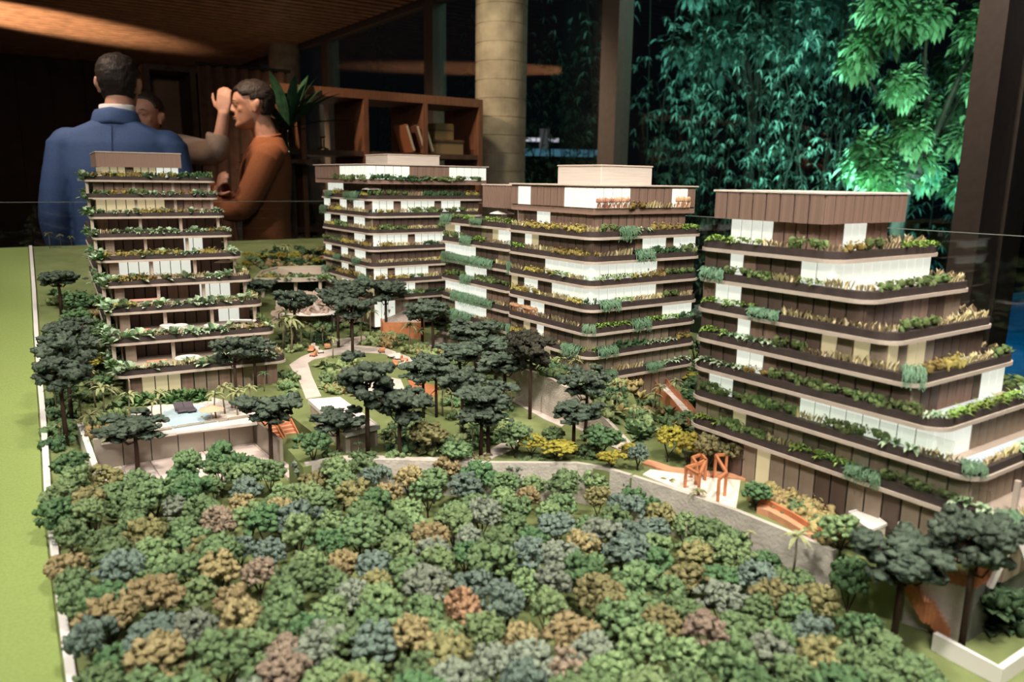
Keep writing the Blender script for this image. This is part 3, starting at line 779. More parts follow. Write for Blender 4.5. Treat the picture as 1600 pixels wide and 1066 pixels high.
# far tower (T2)
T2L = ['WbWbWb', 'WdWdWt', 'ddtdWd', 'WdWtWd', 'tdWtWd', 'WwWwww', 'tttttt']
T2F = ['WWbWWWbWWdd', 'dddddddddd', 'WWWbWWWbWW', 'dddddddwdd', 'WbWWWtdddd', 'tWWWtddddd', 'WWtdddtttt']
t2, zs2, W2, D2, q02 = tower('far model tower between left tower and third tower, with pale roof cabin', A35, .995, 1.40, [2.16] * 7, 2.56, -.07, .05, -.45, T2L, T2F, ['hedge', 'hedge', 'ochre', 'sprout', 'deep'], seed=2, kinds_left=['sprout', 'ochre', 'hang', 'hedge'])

# ------------------------------------------------------------------ roof storeys and roof boxes
def roofbox(root, x0, y0, x1, y1, z0, z1, m, name='roof_box', cap=True):
    MB().bbox(x0, y0, z0, x1, y1, z1, .001).obj(name, m, root)
    if cap: MB().bbox(x0 - .0015, y0 - .0015, z1, x1 + .0015, y1 + .0015, z1 + .003, .0008).obj('roof_edge', m_slab, root)
# T4: glazed storey then brown slatted box made of panels
zt = zs4[0]
ya = .634 - q04
def storey(root, x0, y0, x1, y1, z0, h, left, front, pw=.026):
    MB().box(x0 + .004, y0 + .004, z0, x1 - .002, y1 - .002, z0 + h).obj('core', m_core, root)
    face(root, (x0, y1), (x0, y0), z0, h, left, pw); face(root, (x0, y0), (x1, y0), z0, h, front, pw * .92)
storey(t4, .052, ya + .066, .232, D4 - .03, zt + .006, .046, 'WWWWbbbb', 'bbbWWWWbbb', .022)
bx0, by0, bx1, by1 = .034, ya + .050, .252, D4 - .008
MB().box(bx0 + .003, by0 + .003, zt + .052, bx1, by1, zt + .095).obj('roof_box', m_roofb, t4)
face(t4, (bx0, by1), (bx0, by0), zt + .052, .043, 'bbbb', .024); face(t4, (bx0, by0), (bx1, by0), zt + .052, .043, 'bbbb', .024)
MB().bbox(bx0 - .003, by0 - .003, zt + .095, bx1 + .003, by1 + .003, zt + .098, .0008).obj('roof_edge', m_roofw, t4)
# T3
zt = zs3[0]
storey(t3, .036, .036, W3 - .03, D3 - .004, zt + .006, .044, 'bddWWbbbbb', 'bbbbbbbbbbbb', .024)
MB().box(.026, .026, zt + .05, W3 - .012, D3 + .01, zt + .108).obj('roof_box', m_roofb, t3)
MB().bbox(.020, .020, zt + .108, W3 - .008, D3 + .014, zt + .111, .0008).obj('roof_edge', m_slab, t3)
face(t3, (.0245, D3 + .005), (.0245, .0245), zt + .064, .040, 'bWWWbbbbbWWWWW', .024)
face(t3, (.0245, .0245), (W3 - .014, .0245), zt + .064, .040, 'WWWWWbbbbbWWWb', .024)
plant_row(t3, (.03, .0215), (W3 - .03, .0215), zt + .063, random.Random(8), ['coral', 'sprout', 'ochre'], -1)
roofbox(t3, .085, .075, .235, .225, zt + .111, zt + .150, m_roofw, 'roof_cabin')
# wing roof
zt = zs3w[0]
storey(t3w, .09, .02, W3w - .05, .14, zt + .006, .044, 'bbWW', 'dd', .024)
MB().box(.03, .01, zt + .05, W3w - .02, .16, zt + .104).obj('roof_box', m_roofb, t3w)
face(t3w, (.0285, .16), (.0285, .01), zt + .05, .054, 'bbbbbb', .012)
MB().bbox(.026, .006, zt + .104, W3w - .018, .164, zt + .107, .0008).obj('roof_edge', m_slab, t3w)
# T2
zt = zs2[0]
storey(t2, .03, .03, W2 - .02, D2 - .01, zt + .006, .044, 'WWdbbb', 'bbbbbbbbbbbb', .026)
MB().box(-.006, -.004, zt + .05, W2 + .0, D2 + .01, zt + .105).obj('roof_box', m_roofb, t2)
MB().bbox(-.012, -.010, zt + .105, W2 + .006, D2 + .014, zt + .108, .0008).obj('roof_edge', m_slab, t2)
face(t2, (-.0075, D2), (-.0075, -.0055), zt + .064, .038, 'bbbWWW', .028)
face(t2, (-.0075, -.0055), (W2 - .002, -.0055), zt + .064, .038, 'WWWWWbbbbWWWWW', .028)
plant_row(t2, (-.008, D2 * .6), (-.008, .0), zt + .062, random.Random(9), ['hedge'], -1)
plant_row(t2, (.0, -.008), (W2 - .02, -.008), zt + .062, random.Random(9), ['hedge', 'deep'], -1, .09)
roofbox(t2, .09, .06, .27, .22, zt + .108, zt + .137, m_roofw, 'roof_cabin')
# left tower (T1): deep terraces stepping forward
T1Q = [2.60, 2.565, 2.475, 2.37, 2.25, 2.127, 2.02, 1.90, 1.795]
T1X0, T1X1, T1QB = .078, .437, 3.02
root1 = thing('model_tower', 'stepped terraced model tower at left with leafy balconies, in front of the blue suit', 'building', P(T1X0, T1Q[-1], -.478, A30), A30, 'model towers')
Z1 = [-.025 - .05 * i + .478 for i in range(9)]
W1 = T1X1 - T1X0; D1 = T1QB - T1Q[-1]
T1F = ['bbbbbbbb', 'wwwwwddbb', 'bddddddd', 'bddddddWWdd', 'bWWWWWWddd', 'bddddbdWWWb', 'bdddddddWWb', 'bdddddddd', 'bwwwbtbbtbb']
r1 = random.Random(21)
for i in range(9):
    y = T1Q[i] - T1Q[-1]; z = Z1[i]
    MB().prism(rrect(0, y, W1, D1, .024), z, z + .0055).obj('slab', m_slab, root1)
    MB().prism(rrect(.006, y + .006, W1 - .006, D1 - .004, .02), z + .0055, z + .0063).obj('terrace_floor', m_floorm, root1)
    MB().ring(rrect(.0025, y + .0025, W1 - .0025, D1, .022), rrect(.017, y + .017, W1 - .017, D1 - .01, .014), z + .0055, z + .0165).obj('planter', m_plant, root1)
    zb = Z1[i + 1] + .0062 if i < 8 else 0.0
    hh = z - zb; rec = .022 if i < 2 else (.075 if i < 8 else .02)
    y0 = y + rec
    MB().box(.026, y0 + .004, zb, W1 - .022, D1 - .01, z).obj('core', m_core, root1)
    face(root1, (.024, D1 - .01), (.024, y0 - (.04 if i > 2 else 0)), zb, hh, 'tdtdt', .03)
    face(root1, (.024, y0), (W1 - .02, y0), zb, hh, T1F[i], .026)
    for fx in ((.02, .36, .66, .95) if i < 8 else (.6,)):
        MB().bbox(fx * W1 - .004, y + .020, zb, fx * W1 + .004, y + .029, z, .0006).obj('post', m_slab, root1)
    if i > 2: MB().box(.03, y + .022, zb, .052, y + .035, z).obj('pier', m_taupe, root1)
    pz = z + .0155
    plant_row(root1, (.02, y + .010), (W1 - .02, y + .010), pz, r1, ['sprout', 'ochre', 'broad', 'sprout', 'broad'] if i > 1 else ['hedge', 'ochre', 'broad', 'deep'], -1)
    plant_row(root1, (W1 - .01, y + .02), (W1 - .01, D1 - .05), pz, r1, ['hedge', 'sprout', 'broad'], -1, .06)
    nl = 5 if i < 2 else 7 + i // 2
    x = .03
    while x < W1 - .02:
        if r1.random() < (.55 if i < 6 else .75):
            inst('leafy_plant', LEAFY[r1.randrange(4)], root1, (x, y + .012 + r1.uniform(-.004, .006), pz - .002), r1.uniform(0, 6), r1.uniform(.7, 1.1) * (1.0 if i < 5 else 1.2))
        x += r1.uniform(.012, .03)
    # planted left flank
    yy = y + .01; ye = (T1Q[i - 1] - T1Q[-1] if i else y) + .16
    while yy < ye:
        inst('leafy_plant', LEAFY[r1.randrange(7)], root1, (.008 + r1.uniform(-.012, .006), yy, pz - r1.uniform(0, .016)), r1.uniform(0, 6), r1.uniform(.7, 1.25))
        yy += r1.uniform(.012, .024)
zt = Z1[0]; y = T1Q[0] - T1Q[-1]
storey(root1, .05, y + .05, .26, D1 - .06, zt + .006, .037, 'ww', 'wwwtwwWWW', .024)
roofbox(root1, .036, y + .035, .268, D1 - .04, zt + .043, zt + .084, m_roofb)

# glass balustrades of the two lowest terraces of the right tower
gme = MB().bbox(-.0165, -.0008, 0, .0165, .0008, .030, .0003).mesh('glass_panel', m_bal)
for i in (5, 6):
    y = [.634, .581, .541, .504, .466, .416, .366][i] - q04
    for k in range(13): inst('glass_panel', gme, t4, (.0012, y + .05 + .034 * k, zs4[i] + .0165), PI / 2)
# ================================================================== trees
m_trunk = mat('pine_trunk', (.055, .030, .020), .9, .3, 90)
m_ftrunk = mat('forest_trunk', (.045, .034, .024), .9, .3, 90)
def foam(name, c1, c2, rnd=.16):
    m = leafmat(name, c1, c2, rnd, 55)
    nt = m.node_tree; b = nt.nodes['Principled BSDF']
    b.inputs['Roughness'].default_value = .85; b.inputs['Specular IOR Level'].default_value = .1
    n = nt.nodes.new('ShaderNodeTexNoise'); n.inputs['Scale'].default_value = 26; n.inputs['Detail'].default_value = 3
    tc = nt.nodes.new('ShaderNodeTexCoord'); nt.links.new(tc.outputs['Object'], n.inputs['Vector'])
    bp = nt.nodes.new('ShaderNodeBump'); bp.inputs['Strength'].default_value = .5; bp.inputs['Distance'].default_value = .03
    nt.links.new(n.outputs['Fac'], bp.inputs['Height']); nt.links.new(bp.outputs[0], b.inputs['Normal'])
    for nd in nt.nodes:
        if nd.type == 'TEX_NOISE' and nd.inputs['Scale'].default_value == 55: nd.inputs['Scale'].default_value = 9
    return m
FM = dict(
    g=foam('foam_green', (.115, .185, .082), (.22, .315, .15)),
    l=foam('foam_light_green', (.165, .25, .11), (.295, .395, .185)),
    G=foam('foam_deep_green', (.075, .15, .068), (.15, .255, .115)),
    o=foam('foam_ochre', (.28, .225, .105), (.44, .36, .19)),
    v=foam('foam_olive', (.20, .19, .085), (.33, .30, .14)),
    t=foam('foam_blue_green', (.12, .17, .135), (.22, .29, .235)),
    s=foam('foam_grey_green', (.19, .225, .17), (.32, .36, .27)),
    r=foam('foam_rose_brown', (.26, .20, .145), (.40, .31, .23)),
    R=foam('foam_rust', (.34, .19, .11), (.48, .29, .18)),
    y=foam('foam_yellow_green', (.30, .27, .045), (.46, .39, .075)))
m_arau = foam('pine_needles', (.050, .070, .050), (.118, .152, .112), .12)
m_araud = foam('pine_needles_dark', (.036, .036, .026), (.065, .062, .045), .1)

def forest_tree(seed, nclump=88, flat=.72):
    r = random.Random(seed); crown = MB(); trunk = MB()
    zc = .63; ends = []
    nb = r.choice((3, 4, 5))
    trunk.tube([(0, 0, -.05), (r.uniform(-.02, .02), r.uniform(-.02, .02), .18)], [.032, .026], 7)
    for i in range(nb):
        a = 2 * PI * i / nb + r.uniform(-.4, .4); rad = r.uniform(.18, .34)
        trunk.tube([(0, 0, .14), (math.cos(a) * rad * .4, math.sin(a) * rad * .4, .34), (math.cos(a) * rad, math.sin(a) * rad, .62)], [.022, .016, .007], 6)
    lob = [(r.uniform(-.16, .16), r.uniform(-.16, .16), r.uniform(-.03, .10), r.uniform(.30, .40)) for _ in range(3)]
    for i in range(nclump):
        lx, ly, lz, lr = lob[i % 3]
        th = r.uniform(0, 2 * PI); ph = math.acos(r.uniform(-.45, 1)); rr = lr * r.uniform(.80, 1.05)
        p = (lx + rr * math.sin(ph) * math.cos(th), ly + rr * math.sin(ph) * math.sin(th), zc + lz + rr * math.cos(ph) * flat)
        crown.blob(p, (r.uniform(.05, .092), r.uniform(.05, .092), r.uniform(.040, .066)), 2, .7, 2.6, r.random() * 90)
    return crown.mesh('crown', FM['g'], True), trunk.mesh('trunk', m_ftrunk, True)
FT = [forest_tree(s, 84 + 8 * (s % 3), .62 + .08 * (s % 4)) for s in range(9)]
def pine(seed, dark=False):
    r = random.Random(seed); crown = MB(); trunk = MB()
    trunk.tube([(0, 0, -.04), (r.uniform(-.01, .01), r.uniform(-.01, .01), .5), (0, 0, .93)], [.027, .024, .016], 9)
    for i in range(15):
        a = 2 * PI * i / 15 * 2.4 + r.uniform(-.3, .3); low = i < 5
        rad = r.uniform(.17, .31) * (.8 if low else 1); z0 = r.uniform(.60, .70) if low else r.uniform(.72, .88); z1 = z0 + r.uniform(.07, .13)
        e = Vector((math.cos(a) * rad, math.sin(a) * rad, z1))
        trunk.tube([(0, 0, z0), (e.x * .5, e.y * .5, z0 - .02), tuple(e)], [.012, .009, .006], 6)
        for k in range(9):
            crown.blob((e.x + r.gauss(0, .05), e.y + r.gauss(0, .05), e.z + .01 + r.gauss(0, .018)), (r.uniform(.034, .060), r.uniform(.034, .060), r.uniform(.024, .038)), 2, .6, 2.6, r.random() * 90)
    for k in range(26):
        a = r.uniform(0, 2 * PI); rad = r.uniform(0, .2)
        crown.blob((math.cos(a) * rad, math.sin(a) * rad, .97 + r.uniform(-.05, .02) - rad * .2), (r.uniform(.04, .062), r.uniform(.04, .062), r.uniform(.026, .038)), 2, .6, 2.6, r.random() * 90)
    return crown.mesh('crown', m_araud if dark else m_arau, True), trunk.mesh('trunk', m_trunk, True)
PT = [pine(s) for s in range(6)]
def palm(seed, m, n=10, L=.34):
    r = random.Random(seed); fr = MB(); tr = MB()
    tr.tube([(0, 0, -.03), (r.uniform(-.03, .03), r.uniform(-.03, .03), .4), (0, 0, .74)], [.026, .020, .016], 7)
    for i in range(n):
        a = 2 * PI * i / n + r.uniform(-.25, .25); e = r.uniform(.05, 1.0); d = Vector((math.cos(a) * math.cos(e), math.sin(a) * math.cos(e), math.sin(e)))
        sd = Vector((-math.sin(a), math.cos(a), 0)); pts = []
        for k in range(6):
            t_ = k / 5; pts.append(Vector((0, 0, .74)) + d * (L * t_) - Vector((0, 0, .20 * t_ * t_)))
        fr.tube(pts, [.008, .007, .006, .005, .004, .002], 3)
        fr.leaf((0, 0, .735), d, L, .085, .20 / L, .5, 5)
        for k in range(1, 6):
            for s_ in (-1, 1):
                for o_ in (0, .5):
                    p = pts[k - 1].lerp(pts[k], .5 + o_ * .5); fr.leaf(p, sd * s_ + d * .7 - Vector((0, 0, .3)), .085 * (1.15 - .13 * k), .034, .2, 0, 1)
    return fr.mesh('fronds', m), tr.mesh('trunk', mat('palm_trunk', (.24, .20, .13), .8, .15, 60), True)
m_palm = leafmat('palm_pale', (.22, .24, .10), (.36, .36, .19), .2, 40)
m_palmd = leafmat('palm_dark', (.05, .085, .035), (.11, .15, .07), .2, 40)
PAL = [palm(s, m_palm) for s in range(3)]; PALD = [palm(s + 5, m_palmd, 9, .36) for s in range(2)]

def stand(px, py_base, py_top, lim=(.02, .3)):      # foot on the ground at one pixel, height from the pixel of the top
    p = ground(px, py_base); lo, hi = lim
    for _ in range(30):
        md = (lo + hi) / 2
        if proj(p + Vector((0, 0, md)))[1] > py_top: lo = md
        else: hi = md
    return p, lo
NB = dict(n=0)
def place(name, pair, p, h, m=None, label=None, cat=None, group=None, wide=1.0):
    k = NB['n']; NB['n'] += 1
    t = thing(name, label, cat, p, (k * 2.399) % (2 * PI), group)
    crown, trunk = pair
    inst('crown' if 'palm' not in name else 'fronds', crown, t, sc=(h * wide, h * wide, h), mat=m)
    inst('trunk', trunk, t, sc=(h * wide, h * wide, h))
    return t

# ------------------------------------------------------------------ pines: foot pixel, top pixel, width in pixels, label
PINES = [
 (96, 492, 420, 66, 'dark umbrella pine farthest back on the left lawn beside white strip'),
 (118, 600, 498, 70, 'dark umbrella pine with low crown, second on the left lawn slope'),
 (113, 664, 520, 84, 'dark umbrella pine behind another on the left lawn below the palms'),
 (105, 695, 552, 94, 'large dark umbrella pine in front on the left lawn beside white strip'),
 (216, 748, 645, 96, 'dark umbrella pine in front of the pool terrace glass'),
 (370, 640, 524, 66, 'dark umbrella pine before the left tower, left of a pair'),
 (400, 608, 528, 64, 'dark umbrella pine before the left tower, right of a pair'),
 (424, 732, 612, 92, 'dark umbrella pine right of the pool, beside the orange stairs'),
 (529, 738, 636, 88, 'dark umbrella pine hiding the white kiosk roof corner'),
 (575, 714, 558, 98, 'tall dark umbrella pine with wide crown behind the white kiosk'),
 (626, 745, 603, 88, 'dark umbrella pine at the grey curved wall, right of kiosk'),
 (662, 656, 556, 66, 'dark umbrella pine, left of a pair on the orange play mat'),
 (682, 652, 555, 66, 'dark umbrella pine, right of a pair on the orange play mat'),
 (719, 618, 535, 76, 'dark umbrella pine behind the orange mat pair, central grove'),
 (744, 590, 500, 92, 'broad dark umbrella pine at the back of the central grove'),
 (775, 600, 522, 82, 'dark umbrella pine right of the broad one in the central grove'),
 (788, 640, 548, 84, 'dark umbrella pine before the rough concrete ramp wall'),
 (828, 655, 518, 74, 'brownish-dark umbrella pine standing alone before the rough ramp wall'),
 (751, 716, 628, 84, 'dark umbrella pine nearest the wall in the central grove, left trunk'),
 (763, 709, 598, 88, 'dark umbrella pine in the central grove just behind front trunk'),
 (722, 690, 575, 70, 'dark umbrella pine left inside the central grove'),
 (896, 710, 624, 82, 'dark umbrella pine in front of the tapering ramp wall'),
 (914, 690, 575, 74, 'dark umbrella pine by the pale path at third tower entrance'),
 (462, 546, 452, 60, 'dark umbrella pine between left tower and the rock wall'),
 (529, 544, 443, 62, 'dark umbrella pine, left of the trio by the lounge path'),
 (551, 558, 462, 66, 'dark umbrella pine at the bend of the pale path'),
 (549, 530, 436, 60, 'dark umbrella pine at the back of the trio by lounge path'),
 (584, 510, 438, 56, 'dark umbrella pine before the sloping stone ramp, left of two'),
 (604, 527, 436, 62, 'dark umbrella pine before the sloping stone ramp, right of two'),
 (660, 543, 470, 60, 'dark umbrella pine beside the stone steps, left of two'),
 (677, 556, 466, 64, 'dark umbrella pine beside the stone steps, right of two'),
 (404, 492, 436, 56, 'dark umbrella pine tucked behind the left tower balconies'),
 (702, 548, 493, 60, 'dark umbrella pine in front of the third tower left wing'),
 (1394, 1014, 818, 150, 'near dark umbrella pine in the foreground, left of the orange stairs'),
 (1500, 1024, 792, 138, 'near dark umbrella pine in the foreground, right of the orange stairs'),
]
for i, (px, pb, pt, w, lb) in enumerate(PINES):
    p = ground(px, pb); el = math.atan2(CZ - p.z - .1, p.y)
    p, h = stand(px, pb, pt + w * .30 * math.sin(el))
    d_ = (p - Vector((0, 0, CZ))).dot(FW)
    wide = (w / FPX * d_) / (h * .70)
    place('umbrella_pine', PT[i % 6], p, h, m_araud if 'brownish' in lb else m_arau, lb, 'tree', 'umbrella pines', max(.55, min(1.5, wide)))

# ------------------------------------------------------------------ palms: foot pixel, top pixel
PALMS = [(150, 640, 592, 0), (163, 655, 598, 0), (176, 640, 600, 0), (140, 620, 575, 0), (128, 668, 612, 1), (118, 640, 600, 1), (146, 700, 640, 0), (205, 660, 610, 0), (240, 660, 622, 0), (252, 655, 608, 0),
 (338, 655, 610, 0), (352, 648, 598, 0), (362, 660, 596, 0), (372, 655, 606, 0), (392, 640, 600, 0), (413, 612, 580, 1), (300, 685, 655, 0), (322, 682, 650, 0), (276, 690, 660, 0),
 (442, 545, 495, 0), (455, 552, 490, 0), (448, 530, 480, 0), (470, 545, 500, 0), (486, 540, 505, 0), (505, 540, 508, 0), (579, 525, 480, 0), (608, 520, 478, 0), (627, 523, 492, 0), (641, 545, 502, 0), (655, 545, 512, 0), (520, 560, 525, 0), (565, 540, 500, 1),
 (692, 650, 600, 0), (705, 655, 610, 0), (640, 650, 618, 0), (650, 660, 625, 1), (628, 668, 640, 1), (561, 718, 690, 1), (600, 705, 675, 1), (612, 700, 672, 0), (718, 690, 660, 1), (738, 695, 665, 1), (800, 640, 600, 0), (790, 655, 622, 1),
 (1022, 650, 612, 0), (1030, 640, 600, 0), (1012, 668, 640, 0), (1020, 655, 622, 1), (995, 665, 640, 1), (1055, 625, 590, 0), (945, 650, 622, 0), (935, 690, 660, 0),
 (1042, 795, 745, 0), (1090, 802, 762, 0), (1170, 860, 828, 0), (1240, 892, 828, 0), (95, 384, 365, 0), (78, 388, 362, 0), (112, 384, 368, 0), (447, 412, 380, 0), (474, 408, 390, 1), (490, 406, 388, 1), (88, 640, 600, 1), (95, 690, 660, 0), (125, 690, 655, 0)]
def zone(px, py):
    if py < 420 and px < 300: return 'at the back edge of the left lawn'
    if px < 135: return 'among the pines of the left lawn'
    if px < 215: return 'left of the pool deck'
    if px < 430 and py > 560: return 'around the pale pool'
    if px < 500 and py < 430: return 'on the back street behind the bridge terrace'
    if px < 530: return 'between the left tower and path bend'
    if px < 700 and py < 570: return 'near the stone ramp before the far tower'
    if px < 780: return 'on the green around the kiosk and orange mat'
    if px < 900: return 'beside the rough ramp wall'
    if px < 1070 and py < 700: return 'in the slope garden left of the straight orange stairs'
    return 'along the long grey wall below the playground'
for i, (px, pb, pt, k) in enumerate(PALMS):
    p, h = stand(px, pb, pt, (.01, .2))
    h *= 1.15
    place('small_palm', (PALD[i % 2] if k else PAL[i % 3]), p, h, None, ('small dark green palm ' if k else 'slender pale palm ') + zone(px, pb), 'palm', 'palms ' + zone(px, pb), 1.0)

# ------------------------------------------------------------------ single yellow and green garden trees: foot, top, width, colour
GARD = [
 (1040, 592, 553, 40, 'y', 'yellow model tree at the foot of the third tower glass corner'), (1080, 605, 580, 36, 'y', 'yellow model tree left of the right tower hanging grass'),
 (1043, 722, 668, 50, 'y', 'olive yellow model tree, first of four above the orange pergola'), (1073, 730, 678, 46, 'y', 'olive yellow model tree, second of four above the orange pergola'),
 (1106, 738, 675, 52, 'v', 'olive model tree, third of four above the orange pergola'), (1148, 742, 680, 54, 'v', 'olive model tree, last of four above the orange pergola'),
 (996, 735, 692, 38, 't', 'small dark teal model tree beside yellow shrubs at the wall'), (1180, 798, 752, 46, 'G', 'dark green round model tree beside the clay bench'),
 (1322, 970, 868, 60, 'G', 'green model tree with bare trunk, left of near umbrella pine'), (1312, 870, 806, 62, 'l', 'bright green model tree at the end of the grey wall'),
 (345, 772, 688, 56, 'G', 'round bright green tree in front of the pool terrace glass'), (305, 775, 703, 50, 'g', 'pale green tree with white blossoms before the pink tiles'), (385, 770, 712, 48, 'G', 'green tree in front of the pink tiles right side'),
 (490, 730, 672, 56, 'G', 'green tree in front of the orange stair'), (672, 712, 655, 58, 'v', 'olive green tree on the plaza edge, right of the twin walls'), (712, 738, 688, 54, 'g', 'spreading green tree leaning over the plaza edge'),
 (805, 715, 662, 56, 'g', 'green tree by the pale path end, right of grove'), (865, 705, 665, 36, 'g', 'small round green tree before the ramp wall'), (938, 720, 668, 60, 'G', 'deep green tree at the narrow end of ramp wall'),
 (925, 740, 690, 60, 'g', 'mid green tree in front of the ramp end'), (868, 720, 690, 66, 'y', 'bright yellow shrub tree at the wall bend'), (830, 715, 680, 44, 'y', 'yellow shrub tree by the pale path end'),
 (955, 735, 705, 46, 'y', 'yellow shrub tree beside small teal tree'), (985, 715, 693, 40, 'y', 'yellow shrub at the sand playground corner'),
 (388, 408, 393, 26, 'y', 'yellow tree, first in the row on the back street'), (403, 409, 395, 24, 'y', 'yellow tree, second in the row on the back street'), (420, 409, 395, 24, 'y', 'yellow tree, third in the row on the back street'),
 (440, 412, 394, 26, 'y', 'yellow tree, fourth in the row on the back street'), (460, 410, 392, 24, 'y', 'yellow tree, fifth in the row on the back street'), (388, 424, 408, 30, 'y', 'yellow bush nearest the left tower on back street'),
 (495, 416, 403, 24, 'y', 'yellow bush at right end of the back street'), (508, 414, 398, 22, 'R', 'orange tree at right end of the back street'), (518, 418, 404, 22, 'R', 'small orange bush beside far tower corner'),
 (140, 590, 548, 44, 'y', 'golden bush against left flank of left tower'), (120, 530, 480, 50, 'G', 'green bush behind pines by left tower flank'), (150, 545, 505, 40, 'g', 'mid green bush high against left tower flank'), (128, 560, 520, 44, 'g', 'mid green bush lower against left tower flank'), (130, 500, 455, 44, 'G', 'deep green bush farthest up the left lawn'),
 (155, 620, 588, 40, 'G', 'dark green bush at the foot of left tower flank'), (108, 520, 492, 24, 'R', 'small orange bush among the left lawn pines'),
 (1105, 580, 545, 34, 'g', 'green bush at the far end of the right tower'), (1085, 570, 520, 40, 'g', 'green bush between third and right towers'), (1095, 620, 585, 44, 'G', 'deep green bush under right tower hanging grass'), (1065, 590, 562, 36, 'l', 'light green bush behind straight orange stairs'), (1015, 592, 566, 44, 'l', 'light green bush at the third tower glass wall'), (1000, 600, 575, 30, 'l', 'small light green bush below third tower corner'),
 (1100, 520, 470, 40, 't', 'teal tree in the gap behind right tower'), (1085, 640, 612, 40, 'G', 'deep green bush above the straight orange stairs landing'), (1110, 655, 628, 36, 'G', 'deep green bush at the right tower garden edge'),
]
def py_ok(y): return y > 430
for i, (px, pb, pt, w, c, lb) in enumerate(GARD):
    p, h = stand(px, pb, pt)
    d_ = (p - Vector((0, 0, CZ))).dot(FW); wide = (w / FPX * d_) / (h * .95)
    place('garden_shrub' if 'bush' in lb or 'shrub' in lb else 'garden_tree', FT[i % 9], p, h, FM[c], lb, 'shrub' if 'bush' in lb or 'shrub' in lb else 'tree', None, max(.6, min(1.9 if py_ok(pb) else 1.15, wide)))

# ------------------------------------------------------------------ the front forest: crown pixels read off, then gaps filled
F6 = [(335,80,'G'),(480,70,'v'),(410,220,'v'),(340,350,'g'),(610,260,'g'),(700,370,'l'),(580,480,'t'),(350,530,'g'),(710,590,'o'),(510,690,'o'),(740,690,'t'),(890,730,'s'),(1010,480,'o'),(1090,590,'o'),(1200,460,'r'),(930,370,'v'),(1110,340,'t'),(1250,360,'t'),(1370,240,'t'),(1020,250,'r'),(880,440,'g'),(1120,720,'o'),(1570,420,'o'),(1440,420,'l'),(530,870,'G'),(740,890,'o'),(700,790,'t'),(1030,880,'g'),(1340,840,'r'),(1290,620,'g'),(1520,640,'l'),(1490,830,'s'),(830,270,'g'),(1160,220,'l'),(940,160,'g'),(720,140,'g'),(830,90,'g'),(1130,90,'t'),(990,70,'g'),(1310,110,'l'),(1450,50,'v'),(1540,220,'l'),(1190,910,'g'),(1310,950,'r'),(1530,950,'l'),(640,90,'g'),(560,140,'g'),(500,430,'g')]
F7 = [(50,100,'g'),(200,50,'t'),(350,60,'o'),(550,30,'o'),(620,100,'t'),(240,130,'o'),(440,120,'g'),(540,200,'g'),(170,240,'g'),(350,250,'l'),(460,300,'o'),(640,300,'s'),(690,220,'s'),(830,240,'g'),(1040,240,'t'),(1180,250,'g'),(800,70,'g'),(1060,80,'g'),(1230,120,'v'),(1350,180,'t'),(1510,195,'v'),(60,420,'o'),(200,430,'t'),(340,430,'g'),(480,440,'l'),(640,500,'t'),(440,560,'s'),(600,630,'R'),(800,610,'t'),(770,360,'g'),(890,490,'l'),(1010,510,'s'),(1060,400,'s'),(1200,420,'g'),(1380,300,'t'),(1400,500,'g'),(1500,400,'G'),(990,630,'l'),(1100,740,'o'),(880,750,'o'),(540,860,'v'),(340,740,'o'),(690,740,'l'),(500,720,'l'),(200,620,'l'),(190,820,'t'),(730,870,'s'),(900,890,'s'),(1080,890,'r'),(1310,690,'g'),(1520,690,'v'),(1450,820,'l'),(1240,590,'v'),(60,770,'g'),(1560,560,'g'),(1180,830,'s'),(1300,900,'l'),(1200,940,'g')]
F8 = [(50,630,'v'),(90,540,'g'),(130,770,'s'),(80,880,'r'),(240,700,'t'),(260,800,'g'),(450,880,'t'),(470,770,'v'),(170,1000,'g'),(300,960,'s'),(480,1000,'v'),(640,880,'G'),(700,980,'g'),(850,1020,'g'),(600,1030,'g'),(590,660,'g')]
CR = [(x * .3375, 740 + y * .3375, c) for x, y, c in F6] + [(520 + x * .3375, 740 + y * .3375, c) for x, y, c in F7] + [(1070 + x * .4373, 600 + y * .4373, c) for x, y, c in F8]
rf = random.Random(5); FOR = []
for px, py, c in CR:
    p = at(px, py, -.505); a, q = AQ(p); FOR.append((p.x, p.y, c))
FPOLY = [(84, 800), (104, 778), (165, 772), (260, 756), (420, 738), (500, 735), (620, 731), (750, 735), (900, 738), (985, 764), (1040, 792), (1120, 842), (1210, 876), (1285, 908), (1300, 965), (1370, 990), (1440, 1040), (1470, 1100), (1470, 1180), (150, 1180), (122, 1000), (100, 870)]
def inpx(x, y, poly):
    return inpoly(x, y, poly)
fill = 0
for _ in range(6000):
    px, py = rf.uniform(60, 1480), rf.uniform(738, 1180)
    if not inpx(px, py, FPOLY): continue
    p = at(px, py, -.505)
    if p.y < .52: continue
    if min((p.x - x) ** 2 + (p.y - y) ** 2 for x, y, _ in FOR) > .0385 ** 2:
        c = rf.choices('glGsvto', (34, 24, 16, 6, 7, 7, 4))[0]
        FOR.append((p.x, p.y, c)); fill += 1
CN = dict(g='mid-green', l='light green', G='deep green', o='ochre', v='olive', t='bluish-green', s='grey-green', r='rosy brown', R='rust orange', y='yellow')
def fzone(x, y):
    px, py = proj((x, y, R(-.505)))
    row = 'in the back rows' if py < 830 else 'in the middle rows' if py < 930 else 'in the front rows'
    if px < 190: return row + ' beside the white strip'
    if px < 430: return row + ' below the pink-tiled terrace'
    if px < 700: return row + ' below the orange stairs and white kiosk'
    if px < 960: return row + ' below the central pine grove'
    if px < 1180: return row + ' below the sand playground'
    return row + ' left of the near umbrella pines'
LB = []
AN = lambda w: ('an ' if w[0] in 'aeiou' else 'a ') + w
